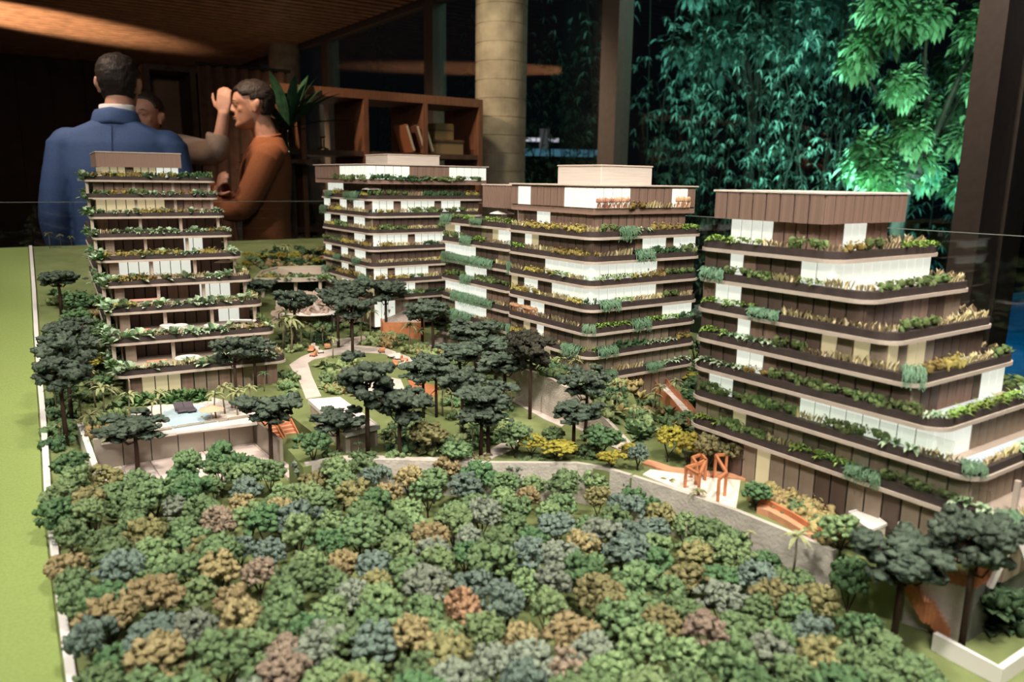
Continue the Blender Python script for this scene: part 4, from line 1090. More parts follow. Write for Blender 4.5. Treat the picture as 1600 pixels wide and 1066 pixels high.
for i, (x, y, c) in enumerate(FOR):
    best = min(((x - x2) ** 2 + (y - y2) ** 2, x2, y2, c2) for j, (x2, y2, c2) in enumerate(FOR) if c2 != c)
    dx, dy = x - best[1], y - best[2]
    rel = ('right of ' if dx > 0 else 'left of ') if abs(dx) > abs(dy) else ('behind ' if dy > 0 else 'in front of ')
    LB.append(CN[c] + ' tree ' + rel + AN(CN[best[3]]) + ' one, ' + fzone(x, y)[3:].replace('the ', '').replace(' and ', '-'))
for i, (x, y, c) in enumerate(FOR):
    a, q = AQ((x, y)); zg = hill(a, q); h = rf.uniform(.056, .078)
    one = LB.count(LB[i]) == 1
    place('forest_tree', FT[i % 9], Vector((x, y, R(zg))), h, FM[c], LB[i], 'tree', None if one else LB[i], rf.uniform(.78, .95))
print('FOREST', len(FOR), fill, len(set(LB)), max(len(l.split()) for l in LB))
# ================================================================== plaza surfaces and garden details
PZ = -.475
def plate(name, pts, m, label, cat, z=PZ, th=.002, lift=0.0):
    q_ = [at(x, y, z) for x, y in pts]; c = sum(q_, Vector()) / len(q_)
    o = MB(); poly = [(p.x - c.x, p.y - c.y) for p in q_]
    area = sum(poly[i][0] * poly[(i + 1) % len(poly)][1] - poly[(i + 1) % len(poly)][0] * poly[i][1] for i in range(len(poly)))
    if area < 0: poly = poly[::-1]
    o.prism(poly, -.004, th)
    o = o.obj(name, m, None, (c.x, c.y, R(z) + lift)); return tag(o, label, cat)
plate('pool_deck', [(158, 692), (402, 661), (408, 640), (330, 622), (310, 632), (240, 634), (200, 648), (165, 664)], m_deck, 'pale pink deck around the curved pool below left tower', 'deck')
# pool
POOL = [(247, 653), (257, 646), (267, 642), (281, 638), (300, 636.5), (318, 636.7), (328, 640), (329, 648), (336, 659), (344, 667.5), (300, 673.5), (276, 676.5), (262, 666), (252, 658)]
pp_ = [at(x, y, PZ) for x, y in POOL]; pc = sum(pp_, Vector()) / len(pp_)
pool = thing('curved_pool', 'small pale blue curved pool on the deck below left tower', 'pool', (pc.x, pc.y, R(PZ) + .002))
loc = [(p.x - pc.x, p.y - pc.y) for p in pp_][::-1]
m_pwater = mat('model_pool_water', (.52, .68, .76), .12, .06, 30, spec=.6)
MB().prism(loc, -.003, .0012).obj('water', m_pwater, pool)
MB().ring([(x * 1.05, y * 1.05) for x, y in loc], loc, -.003, .0022).obj('coping', m_white, pool)
def lounger(px, py, z, m, label, az, s=1.0, lift=.003):
    p = at(px, py, z); t = thing('sun_lounger', label, 'lounger', (p.x, p.y, p.z + lift), az, 'model loungers')
    MB().bbox(-.009 * s, -.022 * s, .004 * s, .009 * s, .006 * s, .007 * s, .001 * s).obj('seat', m, t)
    MB().obox((0, .012 * s, .0095 * s), (.018 * s, .017 * s, .003 * s), 0, Matrix.Rotation(.5, 3, 'X')).obj('backrest', m, t)
    for x in (-.007, .007):
        for y in (-.018, .008): MB().box(x * s - .0012 * s, y * s - .0012 * s, 0, x * s + .0012 * s, y * s + .0012 * s, .0045 * s).obj('leg', m_dark, t)
m_loung = mat('lounger_plum', (.09, .075, .085), .6)
lounger(282, 645, PZ, m_loung, 'dark grey lounger standing in the shallow pool, left of two', A30 + .1)
lounger(297, 644, PZ, m_loung, 'dark grey lounger standing in the shallow pool, right of two', A30 + .1)
# front of the deck: row of smoked panels, then lower tiled terrace
m_smoke = mat('smoked_panel', (.30, .26, .21), .25, .06, 20, spec=.5)
pw_ = thing('smoked_wall', 'smoked taupe panel wall at the front of the pool deck', 'wall', P(.155, 1.531, -.53), A35)
for i in range(6):
    w = .285 / 6; MB().bbox(i * w + .0006, -.004, -.004, (i + 1) * w - .0006, .002, .062, .0008).obj('panel', m_smoke, pw_)
pr_ = thing('smoked_wall', 'smoked panel wall at the right end of the pool deck', 'wall', P(.444, 1.531, -.53), A35)
for i in range(3):
    MB().bbox(-.004, -.165 + i * .055 + .0006, -.004, .002, -.165 + (i + 1) * .055 - .0006, .054, .0008).obj('panel', m_smoke, pr_)
tt = thing('tiled_terrace', 'lower terrace of pale pink square tiles in front of the deck wall', 'terrace', P(.15, 1.36, -.530), A35)
m_tile = mat('pink_tile', (.72, .60, .55), .6, .05, 20, rnd=.04)
MB().box(0, 0, -.01, .43, .168, .0012).obj('bed', m_mconc, tt)
tw, th_ = .43 / 9, .168 / 3
tme = MB().bbox(.0008, .0008, 0, tw - .0008, th_ - .0008, .0035, .0006).mesh('tile', m_tile)
for i in range(9):
    for j in range(3): inst('tile', tme, tt, (i * tw, j * th_, 0))
o = MB().wall([(P(.148, 1.64).x, P(.148, 1.64).y), (P(.148, 1.34).x, P(.148, 1.34).y)], .010, R(-.56), [R(-.465), R(-.512)]).obj('side_wall', m_white)
tag(o, 'white sloping side wall along the left edge of the pool deck', 'wall')
# paths
plate('garden_path', [(452, 571), (470, 559), (487, 552), (530, 544), (548, 540), (600, 544), (640, 559), (662, 578), (648, 580), (630, 568), (600, 553), (560, 551), (520, 556), (492, 562), (481, 568), (488, 590), (502, 620), (478, 624), (468, 598)], m_path, 'pale pink path bending between left tower and the round garden', 'path')
plate('garden_path', [(520, 540), (515, 533), (560, 527), (604, 519), (606, 524), (565, 532), (556, 541)], m_path, 'short pale path branching toward the stone ramp', 'path', lift=.0004)
plate('patio', [(516, 586), (534, 577), (582, 586), (626, 594), (632, 608), (590, 618), (556, 612), (532, 601)], m_path, 'grey pink patio inside the round garden with small seats', 'patio')
plate('play_mat', [(636, 594), (686, 605), (684, 620), (649, 618)], m_clay, 'orange rubber play mat under a pair of pines', 'mat')
plate('plaza_path', [(478, 729), (512, 716), (560, 712), (640, 716), (705, 716), (752, 712), (790, 690), (813, 689), (803, 702), (764, 720), (742, 723), (640, 720), (514, 719.5)], m_path, 'pale paved path following the top of the curved grey wall', 'path')
plate('entrance_path', [(798, 626), (806, 622), (858, 649), (886, 662), (878, 668), (848, 655)], m_path, 'pale straight path running under the rough ramp wall', 'path')
plate('entrance_path', [(886, 662), (912, 667), (986, 697), (1012, 712), (1000, 720), (940, 692)], m_path, 'pale path continuing past the narrow ramp end', 'path', lift=.0004)
plate('tower_path', [(1160, 742), (1176, 731), (1250, 757), (1326, 783), (1316, 799), (1276, 793), (1222, 770)], m_path, 'pale paved forecourt along the right tower ground floor', 'path')
plate('entrance_court', [(905, 590), (960, 580), (1030, 600), (1012, 610), (960, 602)], m_path, 'pale entrance court at the third tower corner', 'path')
# kiosk
kz = -.437; kp = [at(*p, kz) for p in ((481, 625), (540, 679), (594, 666), (531, 621))]; kc = sum(kp, Vector()) / 4
kk_ = thing('kiosk', 'white flat-roofed kiosk between pale path and curved wall', 'kiosk', (kc.x, kc.y, R(PZ)))
kl = [(p.x - kc.x, p.y - kc.y) for p in kp]
m_kw = mat('kiosk_wall', (.50, .42, .34), .7, .1, 40)
MB().prism([(x * .93, y * .93) for x, y in kl], 0, .032).obj('wall', m_kw, kk_)
MB().prism(kl, .032, .0375).obj('roof', m_white, kk_)
MB().ring(kl, [(x * .93, y * .93) for x, y in kl], .0375, .0395).obj('roof_edge', m_white, kk_)
a_ = Vector(kl[1] + (0,)); b_ = Vector(kl[2] + (0,)); d_ = (b_ - a_)
for i in range(3):
    c0 = (a_ + d_ * (.14 + .27 * i)) * .935; c1 = (a_ + d_ * (.36 + .27 * i)) * .935
    MB().wall([(c0.x, c0.y), (c1.x, c1.y)], .002, .002, .028).obj('door_panel', m_taupe, kk_)
# stairs
def stair(name, label, pt, pb, width, n, boards=.012, mstep=None, m=m_clay, zig=False, lift=0, skirt=.010, ribs=False):
    pt = Vector(pt); pb = Vector(pb); base = Vector((pb.x, pb.y, pb.z)); t = thing(name, label, 'staircase', base)
    d = pt - pb; flat_ = Vector((d.x, d.y, 0)); L = flat_.length; f = flat_ / L; sd = Vector((-f.y, f.x, 0)); ang = math.atan2(f.y, f.x)
    me = MB().bbox(-L / n * .5, -width / 2, -.004, L / n * .42, width / 2, .0016, .0005).mesh('tread', mstep or m_clay2)
    for i in range(n):
        k = (i + .5) / n
        if zig: z = d.z * (min(k, .42) / .42 * .5 if k < .42 else .5 if k < .58 else .5 + (k - .58) / .42 * .5)
        else: z = d.z * k
        p = f * (L * k); inst('tread', me, t, (p.x, p.y, z), ang)
    for s_ in (-1, 1):
        o_ = sd * (s_ * width / 2)
        ks = (0, .42, .58, 1) if zig else (0, 1); hs = (0, .5, .5, 1) if zig else (0, 1)
        pl_ = [(f * (L * k) + o_) for k in ks]
        MB().wall([(p.x, p.y) for p in pl_], .0022, [d.z * h - skirt for h in hs], [d.z * h + boards for h in hs]).obj('side_board', m, t)
        if ribs:
            mb = MB(); nr = int(L / .0045)
            for i in range(nr):
                k = (i + .5) / nr; z = d.z * (k / .42 * .5 if k < .42 else .5 if k < .58 else .5 + (k - .58) / .42 * .5); p = f * (L * k) + o_
                mb.obox((p.x, p.y, z + boards / 2 - skirt / 2), (.0018, .0045, boards + skirt + .002), ang)
            mb.obj('ribs', m, t)['kind'] = 'stuff'
    return t
stair('orange_staircase', 'orange folded staircase left flight beside the pool deck wall', P(.456, 1.503, PZ), P(.463, 1.405, -.532), .027, 11, .008)
stair('orange_staircase', 'orange folded staircase right flight below the pale path', P(.489, 1.503, PZ), P(.492, 1.40, -.532), .027, 11, .010)
stair('straight_staircase', 'straight orange-sided staircase with pale steps beside right tower', at(1020, 603, PZ) + Vector((0, 0, .02)), at(1088, 668, PZ), .030, 16, .016, m_white, m_clay, True)
stair('near_staircase', 'rust staircase with ribbed sides between the two near umbrella pines', at(1420, 890, PZ), at(1486, 984, -.540), .040, 14, .004, m_clay2, m_clay, True, 0, .022, True)
# right platform: fascia, walls and lawn edge
fr0, fr1 = P(*FR[0]), P(*FR[1]); fr2 = P(1.85, FR[1][1] + .01)
o = MB().wall([(fr0.x, fr0.y), (fr1.x, fr1.y)], .008, R(-.56), R(-.478)).obj('platform_wall', m_mconc); tag(o, 'pale wall under the orange fascia beside near staircase', 'wall')
o = MB().wall([(fr1.x, fr1.y), (fr2.x, fr2.y)], .008, R(-.56), R(-.478)).obj('platform_wall', mat('wall_grey_dark', (.16, .16, .14), .8, .15, 40)); tag(o, 'dark grey wall under the orange fascia at the right edge', 'wall')
fa = thing('orange_fascia', 'rust orange ribbed parapet round the corner lawn platform at right', 'parapet', (fr1.x, fr1.y, R(-.478)))
for (p, q_, nm) in ((fr0, fr1, 30), (fr1, fr2, 60)):
    p = p - fr1; q_ = q_ - fr1
    d = (q_ - p); L = Vector((d.x, d.y)).length; n = int(L / .006)
    MB().wall([(p.x, p.y), (q_.x, q_.y)], .005, 0, .014).obj('board', m_clay, fa)
    mb = MB()
    for i in range(n):
        c = p + d * ((i + .5) / n); mb.obox((c.x, c.y, .0085), (.0022, .009, .019), math.atan2(d.y, d.x))
    mb.obj('ribs', m_clay, fa)['kind'] = 'stuff'
# rough ramp wall, tapering
def hfor(p, py):
    lo, hi = -.02, .25
    for _ in range(30):
        md = (lo + hi) / 2
        if proj(p + Vector((0, 0, md)))[1] > py: lo = md
        else: hi = md
    return lo
rw = [at(808, 628, PZ), at(862, 652, PZ), at(915, 672, PZ), at(984, 697, PZ)]
hs = [hfor(rw[0], 572), hfor(rw[1], 592), hfor(rw[2], 622), .006]
o = MB().wall([(p.x, p.y) for p in rw], .008, R(PZ) - .02, [R(PZ) + h_ for h_ in hs]).obj('ramp_wall', mat('rough_render', (.56, .48, .41), .9, .14, 45, bump=.5, bscale=300)); tag(o, 'tapering rough pinkish concrete ramp wall before the third tower', 'wall')
ru = [rw[0] + Vector((.01, .05, 0)), rw[1] + Vector((.03, .05, 0)), rw[2] + Vector((.04, .04, 0))]
mb = MB(); n = 4; up_ = []
bk = [at(835, 590, PZ), at(900, 600, PZ), at(960, 620, PZ), at(1000, 690, PZ)]
for i in range(4):
    mb.v += [(rw[i].x, rw[i].y, R(PZ) + hs[i] * .9), (bk[i].x + .02, bk[i].y + .03, R(PZ) + hs[i] * .9 + .002)]
mb.f = [[0, 2, 3, 1], [2, 4, 5, 3], [4, 6, 7, 5]]; mb.mi = [0] * 3
mb.prism([(rw[0].x, rw[0].y), (rw[0].x, rw[0].y + .001), (rw[0].x + .001, rw[0].y)], R(PZ) - .01, R(PZ))
tag(mb.obj('slope_garden', m_grass), 'green sloping garden bed above the rough ramp wall', 'lawn')
SLOPE = [(rw[i], bk[i] + Vector((.02, .03, 0)), hs[i] * .9) for i in range(4)]
def on_slope(u, v):
    k = min(2, int(u * 3)); f = u * 3 - k
    a_ = SLOPE[k][0].lerp(SLOPE[k + 1][0], f); b_ = SLOPE[k][1].lerp(SLOPE[k + 1][1], f); p = a_.lerp(b_, v); p.z = R(PZ) + SLOPE[k][2] * (1 - f) + SLOPE[k + 1][2] * f
    return p
# gravel ramp and orange boards before the far tower
gp = [ground(578, 500), ground(628, 505), ground(662, 530), ground(600, 528)]
gzs = [hfor(gp[0], 470), hfor(gp[1], 468), hfor(gp[2], 506), hfor(gp[3], 506)]
c = sum(gp, Vector()) / 4
gt = thing('gravel_ramp', 'pink gravel ramp with orange edge boards before the far tower', 'ramp', c)
mb = MB()
mb.add([tuple(p - c + Vector((0, 0, h_))) for p, h_ in zip(gp, gzs)] + [tuple(p - c - Vector((0, 0, .03))) for p in gp], [[3, 2, 1, 0], [0, 1, 5, 4], [1, 2, 6, 5], [2, 3, 7, 6], [3, 0, 4, 7]])
mb.obj('gravel_slope', mat('pink_gravel', (.52, .42, .36), .9, .25, 200, bump=.6, bscale=600), gt)
for i, j in ((0, 3), (3, 2), (1, 2)):
    a_, b_ = gp[i] - c, gp[j] - c
    MB().wall([(a_.x, a_.y), (b_.x, b_.y)], .005, [a_.z - .02, b_.z - .02], [a_.z + gzs[i] + .004, b_.z + gzs[j] + .004]).obj('edge_board', m_clay, gt)
sc_ = at(560, 492, -.44); o = thing('slide_box', 'small orange box structure behind pine trio', 'structure', (sc_.x, sc_.y, sc_.z - .03))
MB().bbox(-.03, -.015, 0, .03, .015, .03, .002).obj('box', mat('orange_bright', (.62, .28, .08), .6), o); MB().bbox(-.034, -.018, .03, .034, .018, .034, .001).obj('lid', m_clay, o)
sp = ground(668, 545); st_ = thing('stone_steps', 'pale stone stepped wall beside the pair of pines near the third tower', 'steps', sp, A35)
for i in range(5): MB().bbox(.0 + .016 * i, -.03, -.02, .016 + .016 * i, .03, .012 + .009 * i, .001).obj('step', mat('stone_pink', (.50, .42, .36), .8, .15, 60), st_)
# rock wall
r = random.Random(31)
ra, rb = ground(428, 504), ground(562, 508)
rk = thing('rock_wall', 'wall of stacked pinkish boulders under the bridge terrace', 'rock wall', ra)
m_rock = mat('pink_rock', (.42, .30, .23), .9, 0, 60, (.58, .45, .37), bump=.5, bscale=200, rnd=.12)
rme = [MB().blob((0, 0, 0), (1, .8, .75), 2, .5, 1.6, s_ * 7.7).mesh('rock', m_rock) for s_ in range(5)]
dd_ = rb - ra; dd_.z = 0
MB().wall([(0, .03), (dd_.x, dd_.y + .03)], .02, -.02, hfor(ra, 463)).obj('backing', m_mconc, rk)
hmax = hfor(ra, 458)
for j in range(5):
    for i in range(14):
        c = dd_ * ((i + .5 + r.uniform(-.3, .3)) / 14); s_ = r.uniform(.011, .019)
        inst('rock', rme[r.randrange(5)], rk, (c.x, c.y + r.uniform(-.012, .012) + .010 * j, .004 + hmax * j / 5), r.uniform(0, 6), (s_, s_, s_))
# bridge terrace between left and far tower
bz = -.335
bp = [at(*p, bz) for p in ((397, 437), (470, 437), (540, 434), (585, 440), (560, 427), (500, 417), (432, 419), (408, 425))]; c = sum(bp, Vector()) / len(bp)
bt = thing('bridge_terrace', 'planted bridge terrace with curved edge between left and far tower', 'terrace', (c.x, c.y, R(bz) - .06))
bl_ = [(p.x - c.x, p.y - c.y) for p in bp]
MB().prism(bl_, .052, .0585).obj('slab', m_slab, bt)
MB().ring(bl_, [(x * .95, y * .95) for x, y in bl_], .0585, .066).obj('parapet', mat('terrace_edge', (.45, .40, .30), .7), bt)
for px in (405, 459, 499, 560):
    p = at(px, 436, bz) - c; MB().bbox(p.x * .97 - .005, p.y + .012, -.035, p.x * .97 + .005, p.y + .022, .052, .001).obj('column', m_slab, bt)
for i in range(64):
    t_ = r.random(); u_ = r.random(); x = bl_[0][0] * (1 - t_) + bl_[3][0] * t_; y = bl_[0][1] * (1 - t_) + bl_[3][1] * t_
    x2 = bl_[7][0] * (1 - t_) + bl_[4][0] * t_; y2 = bl_[7][1] * (1 - t_) + bl_[4][1] * t_
    inst('leafy_plant', LEAFY[r.randrange(7)], bt, (x * (1 - u_ * .7) + x2 * u_ * .7, y * (1 - u_ * .7) + y2 * u_ * .7 + .01, .058), r.uniform(0, 6), r.uniform(.5, .9))
for px0, px1, yy in ((400, 500, 436), (500, 580, 437)):
    a_ = at(px0, yy, bz) - c; b_ = at(px1, yy, bz) - c
    plant_row(bt, (a_.x * .97, a_.y + .012), (b_.x * .97, b_.y + .012), .062, r, ['hedge', 'lime', 'ochre'], -1)
# shade sail
p = at(482, 494, -.42); t = thing('shade_sail', 'pale pink shade sail on thin posts below the rock wall', 'canopy', (p.x, p.y, R(PZ) + .02))
h_ = p.z - R(PZ) - .02
mb = MB(); 
for i in range(7):
    for j in range(5):
        u_, v_ = i / 6 - .5, j / 4 - .5; mb.v.append((u_ * .16, v_ * .07, h_ + .012 * (u_ * u_ + v_ * v_) * 2))
mb.f = [[i * 5 + j, (i + 1) * 5 + j, (i + 1) * 5 + j + 1, i * 5 + j + 1] for i in range(6) for j in range(4)]; mb.mi = [0] * len(mb.f)
mb.obj('sail', m_white, t)
for x in (-.08, .08):
    for y in (-.035, .035): MB().tube([(x, y, -.02), (x, y, h_ + .013)], .002, 6).obj('post', m_dark, t)
# playground
plate('sand_pit', [(1004, 743), (1016, 735), (1060, 741), (1110, 748), (1157, 752), (1150, 797), (1100, 779), (1042, 759)], mat('play_sand', (.80, .70, .60), .9, .06, 90), 'pale sand playground above the long grey wall', 'playground')
bb = [at(*p, PZ) for p in ((1008, 724), (1022, 728), (1046, 736), (1090, 741), (1130, 745), (1164, 748))]
o = MB().wall([(p.x, p.y) for p in bb], .022, R(PZ) - .003, R(PZ) + .004).obj('curved_border', m_clay2); tag(o, 'orange curved border path behind the sand playground', 'border')
pg = thing('orange_pergola', 'orange post and beam climbing frame, left part of the sand playground', 'climbing frame', at(1085, 760, PZ))
def posts(t, pts, h, beams, w=.004):
    c = t.location; ps = [at(*p, PZ) - c for p in pts]
    for p in ps: MB().box(p.x - w / 2, p.y - w / 2, 0, p.x + w / 2, p.y + w / 2, h).obj('post', m_clay, t)
    for i, j in beams: MB().bar(ps[i] + Vector((0, 0, h)), ps[j] + Vector((0, 0, h)), w, w).obj('beam', m_clay, t)
posts(pg, [(1070, 764), (1087, 759), (1091, 777), (1101, 752), (1080, 748), (1094, 742)], .036, [(0, 1), (1, 3), (0, 2), (2, 3), (1, 4), (3, 5), (4, 5)])
pg2 = thing('orange_pergola', 'orange taller portal swing frame, right part of the sand playground', 'swing frame', at(1125, 782, PZ))
posts(pg2, [(1121, 788), (1132, 777), (1116, 748), (1133, 746)], .040, [(0, 1), (1, 2), (2, 3)])
# clay bench
cb = [at(*p, PZ) for p in ((1186, 800), (1206, 806), (1240, 824), (1268, 842), (1290, 852), (1286, 838), (1262, 824))]
cbt = thing('clay_bench', 'long folded clay orange bench wall above the grey wall end', 'bench', cb[2])
MB().wall([(p.x - cb[2].x, p.y - cb[2].y) for p in cb[:5]], .018, 0, .010).obj('seat', m_clay2, cbt)
MB().wall([(p.x - cb[2].x, p.y - cb[2].y + .012) for p in cb[:5]], .004, 0, .018).obj('backrest', m_clay, cbt)
# pavilions before the right tower
for (pts, hh, mm, lb) in (([(1325, 803), (1358, 833), (1386, 822), (1352, 796)], .018, m_deck, 'low pale box pavilion with clay end before right tower, left of two'), ([(1368, 796), (1404, 821), (1422, 812), (1388, 790)], .022, m_clay2, 'white-topped counter pavilion before right tower, right of two')):
    q_ = [at(*p, PZ + hh) for p in pts]; c = sum(q_, Vector()) / 4; t = thing('pavilion', lb, 'pavilion', (c.x, c.y, R(PZ)))
    kl = [(p.x - c.x, p.y - c.y) for p in q_]
    MB().prism([(x * .94, y * .94) for x, y in kl], 0, hh).obj('wall', mm, t); MB().prism(kl, hh, hh + .0025).obj('roof', m_white, t)
    MB().ring(kl, [(x * .9, y * .9) for x, y in kl], hh + .0025, hh + .004).obj('roof_edge', m_white, t)
cream = mat('cream_stone', (.58, .48, .38), .85, .15, 60)
for i, (px, py) in enumerate(((1460, 846), (1480, 856), (1500, 866), (1522, 872), (1546, 874), (1566, 862), (1580, 846), (1440, 838))):
    p = at(px, py, PZ); o = inst('garden_boulder', MB().blob((0, 0, .004), (.016, .011, .008), 2, .4, 1.7, i * 3.3).mesh('garden_boulder', cream), None, p, i)
    tag(o, 'cream boulder edging the lawn on the orange-edged corner platform', 'boulder', 'boulders on the corner platform')
# ------------------------------------------------------------------ small garden furniture
m_seatw = mat('seat_white', (.75, .66, .60), .6); m_seato = mat('seat_orange', (.62, .28, .15), .6)
def chair(px, py, z, m, az, label, group, s=1.0, lift=.002):
    p = at(px, py, z); t = thing('garden_chair', label, 'chair', (p.x, p.y, p.z + lift), az, group)
    MB().bbox(-.008 * s, -.008 * s, .004 * s, .008 * s, .008 * s, .008 * s, .0015 * s).obj('seat', m, t)
    MB().bbox(-.008 * s, .006 * s, .008 * s, .008 * s, .0095 * s, .016 * s, .001 * s).obj('backrest', m, t)
    for x in (-.0065, .0065):
        for y in (-.0065, .0065): MB().box(x * s - .001 * s, y * s - .001 * s, 0, x * s + .001 * s, y * s + .001 * s, .0045 * s).obj('leg', m_dark, t)
GC = [(486, 551, 1, 'on the path by the left tower palms'), (493, 547, 0, 'on the path by the left tower palms'), (500, 553, 0, 'on the path by the left tower palms'), (512, 546, 1, 'on the path by the left tower palms'), (490, 558, 1, 'on the path by the left tower palms'),
      (612, 560, 0, 'beside the round garden, path side'), (622, 563, 0, 'beside the round garden, path side'), (632, 566, 1, 'beside the round garden, path side'), (640, 574, 1, 'beside the round garden, path side'), (596, 552, 1, 'beside the round garden, path side'), (628, 574, 0, 'beside the round garden, path side'), (615, 574, 1, 'beside the round garden, path side'),
      (540, 590, 1, 'on the round garden patio'), (552, 596, 0, 'on the round garden patio'), (548, 605, 1, 'on the round garden patio'), (586, 596, 1, 'on the round garden patio'), (600, 602, 0, 'on the round garden patio')]
for i, (px, py, k, zz) in enumerate(GC):
    chair(px, py, PZ, m_seato if k else m_seatw, i * 1.1, ('small orange model armchair ' if k else 'small pale model armchair ') + zz, ('orange' if k else 'pale') + ' model armchairs ' + zz)
def parasol(p, s, m, label):
    t = thing('parasol', label, 'parasol', p, .3)
    MB().tube([(0, 0, 0), (0, 0, .040 * s)], .0012 * s, 6).obj('pole', m_white, t)
    MB().lathe([(.010 * s, 0), (.010 * s, .002 * s), (.001, .003 * s)], 10).obj('base', m_white, t)
    MB().lathe([(.034 * s, .030 * s), (.034 * s, .031 * s), (.016 * s, .037 * s), (.001 * s, .043 * s)], 8).obj('canopy', m, t)
m_par = mat('parasol_cream', (.80, .72, .66), .7)
ZL = lambda i: -.025 - .05 * i + .0065
T1name = 'left tower'
parasol(at(228, 327, ZL(2)), .8, m_par, 'cream parasol on third balcony from top of left tower')
parasol(at(199, 356, ZL(3)), .95, m_par, 'cream parasol on fourth balcony from top of left tower')
parasol(at(350, 424, ZL(5)), .9, m_par, 'cream parasol at the right end of a left tower balcony')
parasol(P(1.022, 2.20, -.0635), .9, m_par, 'cream parasol on the top terrace of the far tower')
parasol(P(1.112, 1.64, -.1135), .95, m_par, 'pinkish cream parasol on the third tower rear wing')
parasol(at(331, 658, PZ) + Vector((0, 0, .002)), .72, mat('parasol_coral', (.72, .42, .28), .7), 'coral straw parasol beside the curved pool')
def table(p, s, m, label):
    t = thing('terrace_table', label, 'table', p, A30)
    MB().bbox(-.030 * s, -.009 * s, .012 * s, .030 * s, .009 * s, .015 * s, .001).obj('tabletop', m, t)
    for x in (-.026, .026):
        for y in (-.006, .006): MB().box(x * s - .0015, y * s - .0015, 0, x * s + .0015, y * s + .0015, .0125 * s).obj('leg', m, t)
m_coral = mat('coral_table', (.66, .34, .27), .6)
table(at(226, 478, ZL(6)), 1.1, m_coral, 'coral dining table on the seventh balcony from top of left tower')
table(at(217, 524, ZL(7)), .9, m_seato, 'orange dining table on the eighth balcony from top of left tower')
table(at(246, 570, ZL(8)), .7, m_seato, 'small orange table on the lowest balcony of left tower')
table(at(205, 437, ZL(5)), .8, m_seato, 'orange table at the left end of a lit left tower balcony')
t = thing('hot_tub', 'round white hot tub on the lowest balcony of left tower', 'hot tub', at(294, 567, ZL(8)))
MB().lathe([(.026, 0), (.028, .012), (.026, .014), (.020, .014), (.019, .010)], 24).obj('shell', m_white, t); MB().lathe([(.0195, .010), (.0195, .0112)], 24).obj('water', m_pwater, t)
for i, px in enumerate((262, 282, 331)):
    t = thing('white_tub', ('round white daybed on the eighth balcony, left', 'round white daybed on the eighth balcony, middle', 'round white daybed on the eighth balcony, near lit window')[i], 'daybed', at(px, 514, ZL(7)))
    MB().lathe([(.016, 0), (.018, .010), (.012, .012), (.001, .011)], 18).obj('cushion', m_white, t); MB().lathe([(.0185, 0), (.0185, .004), (.017, .004)], 18).obj('base', m_seatw, t)
for i, px in enumerate((369, 381, 392)):
    lounger(px, 506, ZL(7), m_white, ('white lounger on the eighth balcony of left tower, first of three', 'white lounger on the eighth balcony of left tower, second of three', 'white lounger on the eighth balcony of left tower, last of three')[i], A30 + 2.6, 1, 0)
# lap pools and corner strut of the right tower
for i, (x0, x1) in ((2, (.06, .20)), (3, (.05, .22)), (4, (.05, .22)), (5, (.05, .24))):
    y = [.640, .587, .547, .510, .472, .422, .372][i] - q04; z = zs4[i] + .006
    MB().bbox(x0, y + .016, z, x1, y + .036, z + .006, .0008).obj('lap_pool', mat('lap_pool_water', (.55, .63, .70), .08, .05, 20, spec=.6), t4)
for x in (.06, .13, .20, .26):
    MB().box(x - .003, .026, zs4[6] + .006, x + .003, .032, zs4[5]).obj('column', m_slab, t4)
MB().bar((.02, .008, zs4[6]), (.045, -.015, -.005), .006, .006).obj('strut', m_white, t4); MB().bar((.02, .008, zs4[6]), (.0, .02, -.005), .006, .006).obj('strut', m_white, t4)
# ------------------------------------------------------------------ planting of the gardens
m_gp = [leafmat('garden_lime', (.16, .22, .075), (.34, .39, .19), .25, 110), leafmat('garden_mid', (.07, .13, .05), (.19, .26, .12), .25, 110), leafmat('garden_dark', (.03, .07, .03), (.10, .16, .075), .25, 110), leafmat('garden_ochre', (.24, .18, .07), (.40, .31, .15), .25, 110)]
GM = [leafy_mesh(40 + s, 20, .030, .009).mesh('garden_plant', m_gp[s % 4]) for s in range(4)]
GB = []
for s in range(4):
    mb = MB(); rr = random.Random(s)
    for i in range(20): mb.blob((rr.gauss(0, .009), rr.gauss(0, .009), rr.uniform(.002, .014)), rr.uniform(.0035, .006), 2, .6, 2.5, rr.random() * 60)
    for i in range(46):
        a = rr.uniform(0, 2 * PI); mb.leaf((rr.gauss(0, .010), rr.gauss(0, .010), rr.uniform(.004, .016)), (math.cos(a), math.sin(a), rr.uniform(0, 1.5)), rr.uniform(.006, .011), .0036, .4, .2, 2)
    GB.append(mb.mesh('garden_bush', m_gp[s], True))
GN = ['lime green', 'mid-green', 'dark green', 'ochre']
def scatter(poly, n, kinds, zone_, seed, smin=.7, smax=1.3, bush=.45):
    rr = random.Random(seed); c = 0; xs = [p[0] for p in poly]; ys = [p[1] for p in poly]
    while c < n:
        px, py = rr.uniform(min(xs), max(xs)), rr.uniform(min(ys), max(ys))
        if not inpoly(px, py, poly): continue
        k = rr.choice(kinds); b = rr.random() < bush
        o = inst('garden_bush' if b else 'garden_plant', GB[k] if b else GM[k], None, ground(px, py), rr.uniform(0, 6), rr.uniform(smin, smax))
        tag(o, GN[k] + (' round bush ' if b else ' leafy plant ') + zone_, 'bush' if b else 'plant', GN[k] + (' bushes ' if b else ' plants ') + zone_); c += 1
scatter([(435, 500), (560, 505), (640, 520), (630, 533), (520, 528), (500, 542), (440, 556)], 46, [0, 1, 1, 2, 0], 'between left tower and stone ramp', 1)
scatter([(560, 538), (605, 532), (668, 548), (690, 575), (660, 572), (610, 545)], 34, [0, 1, 3, 0], 'behind the curved pale path', 2)
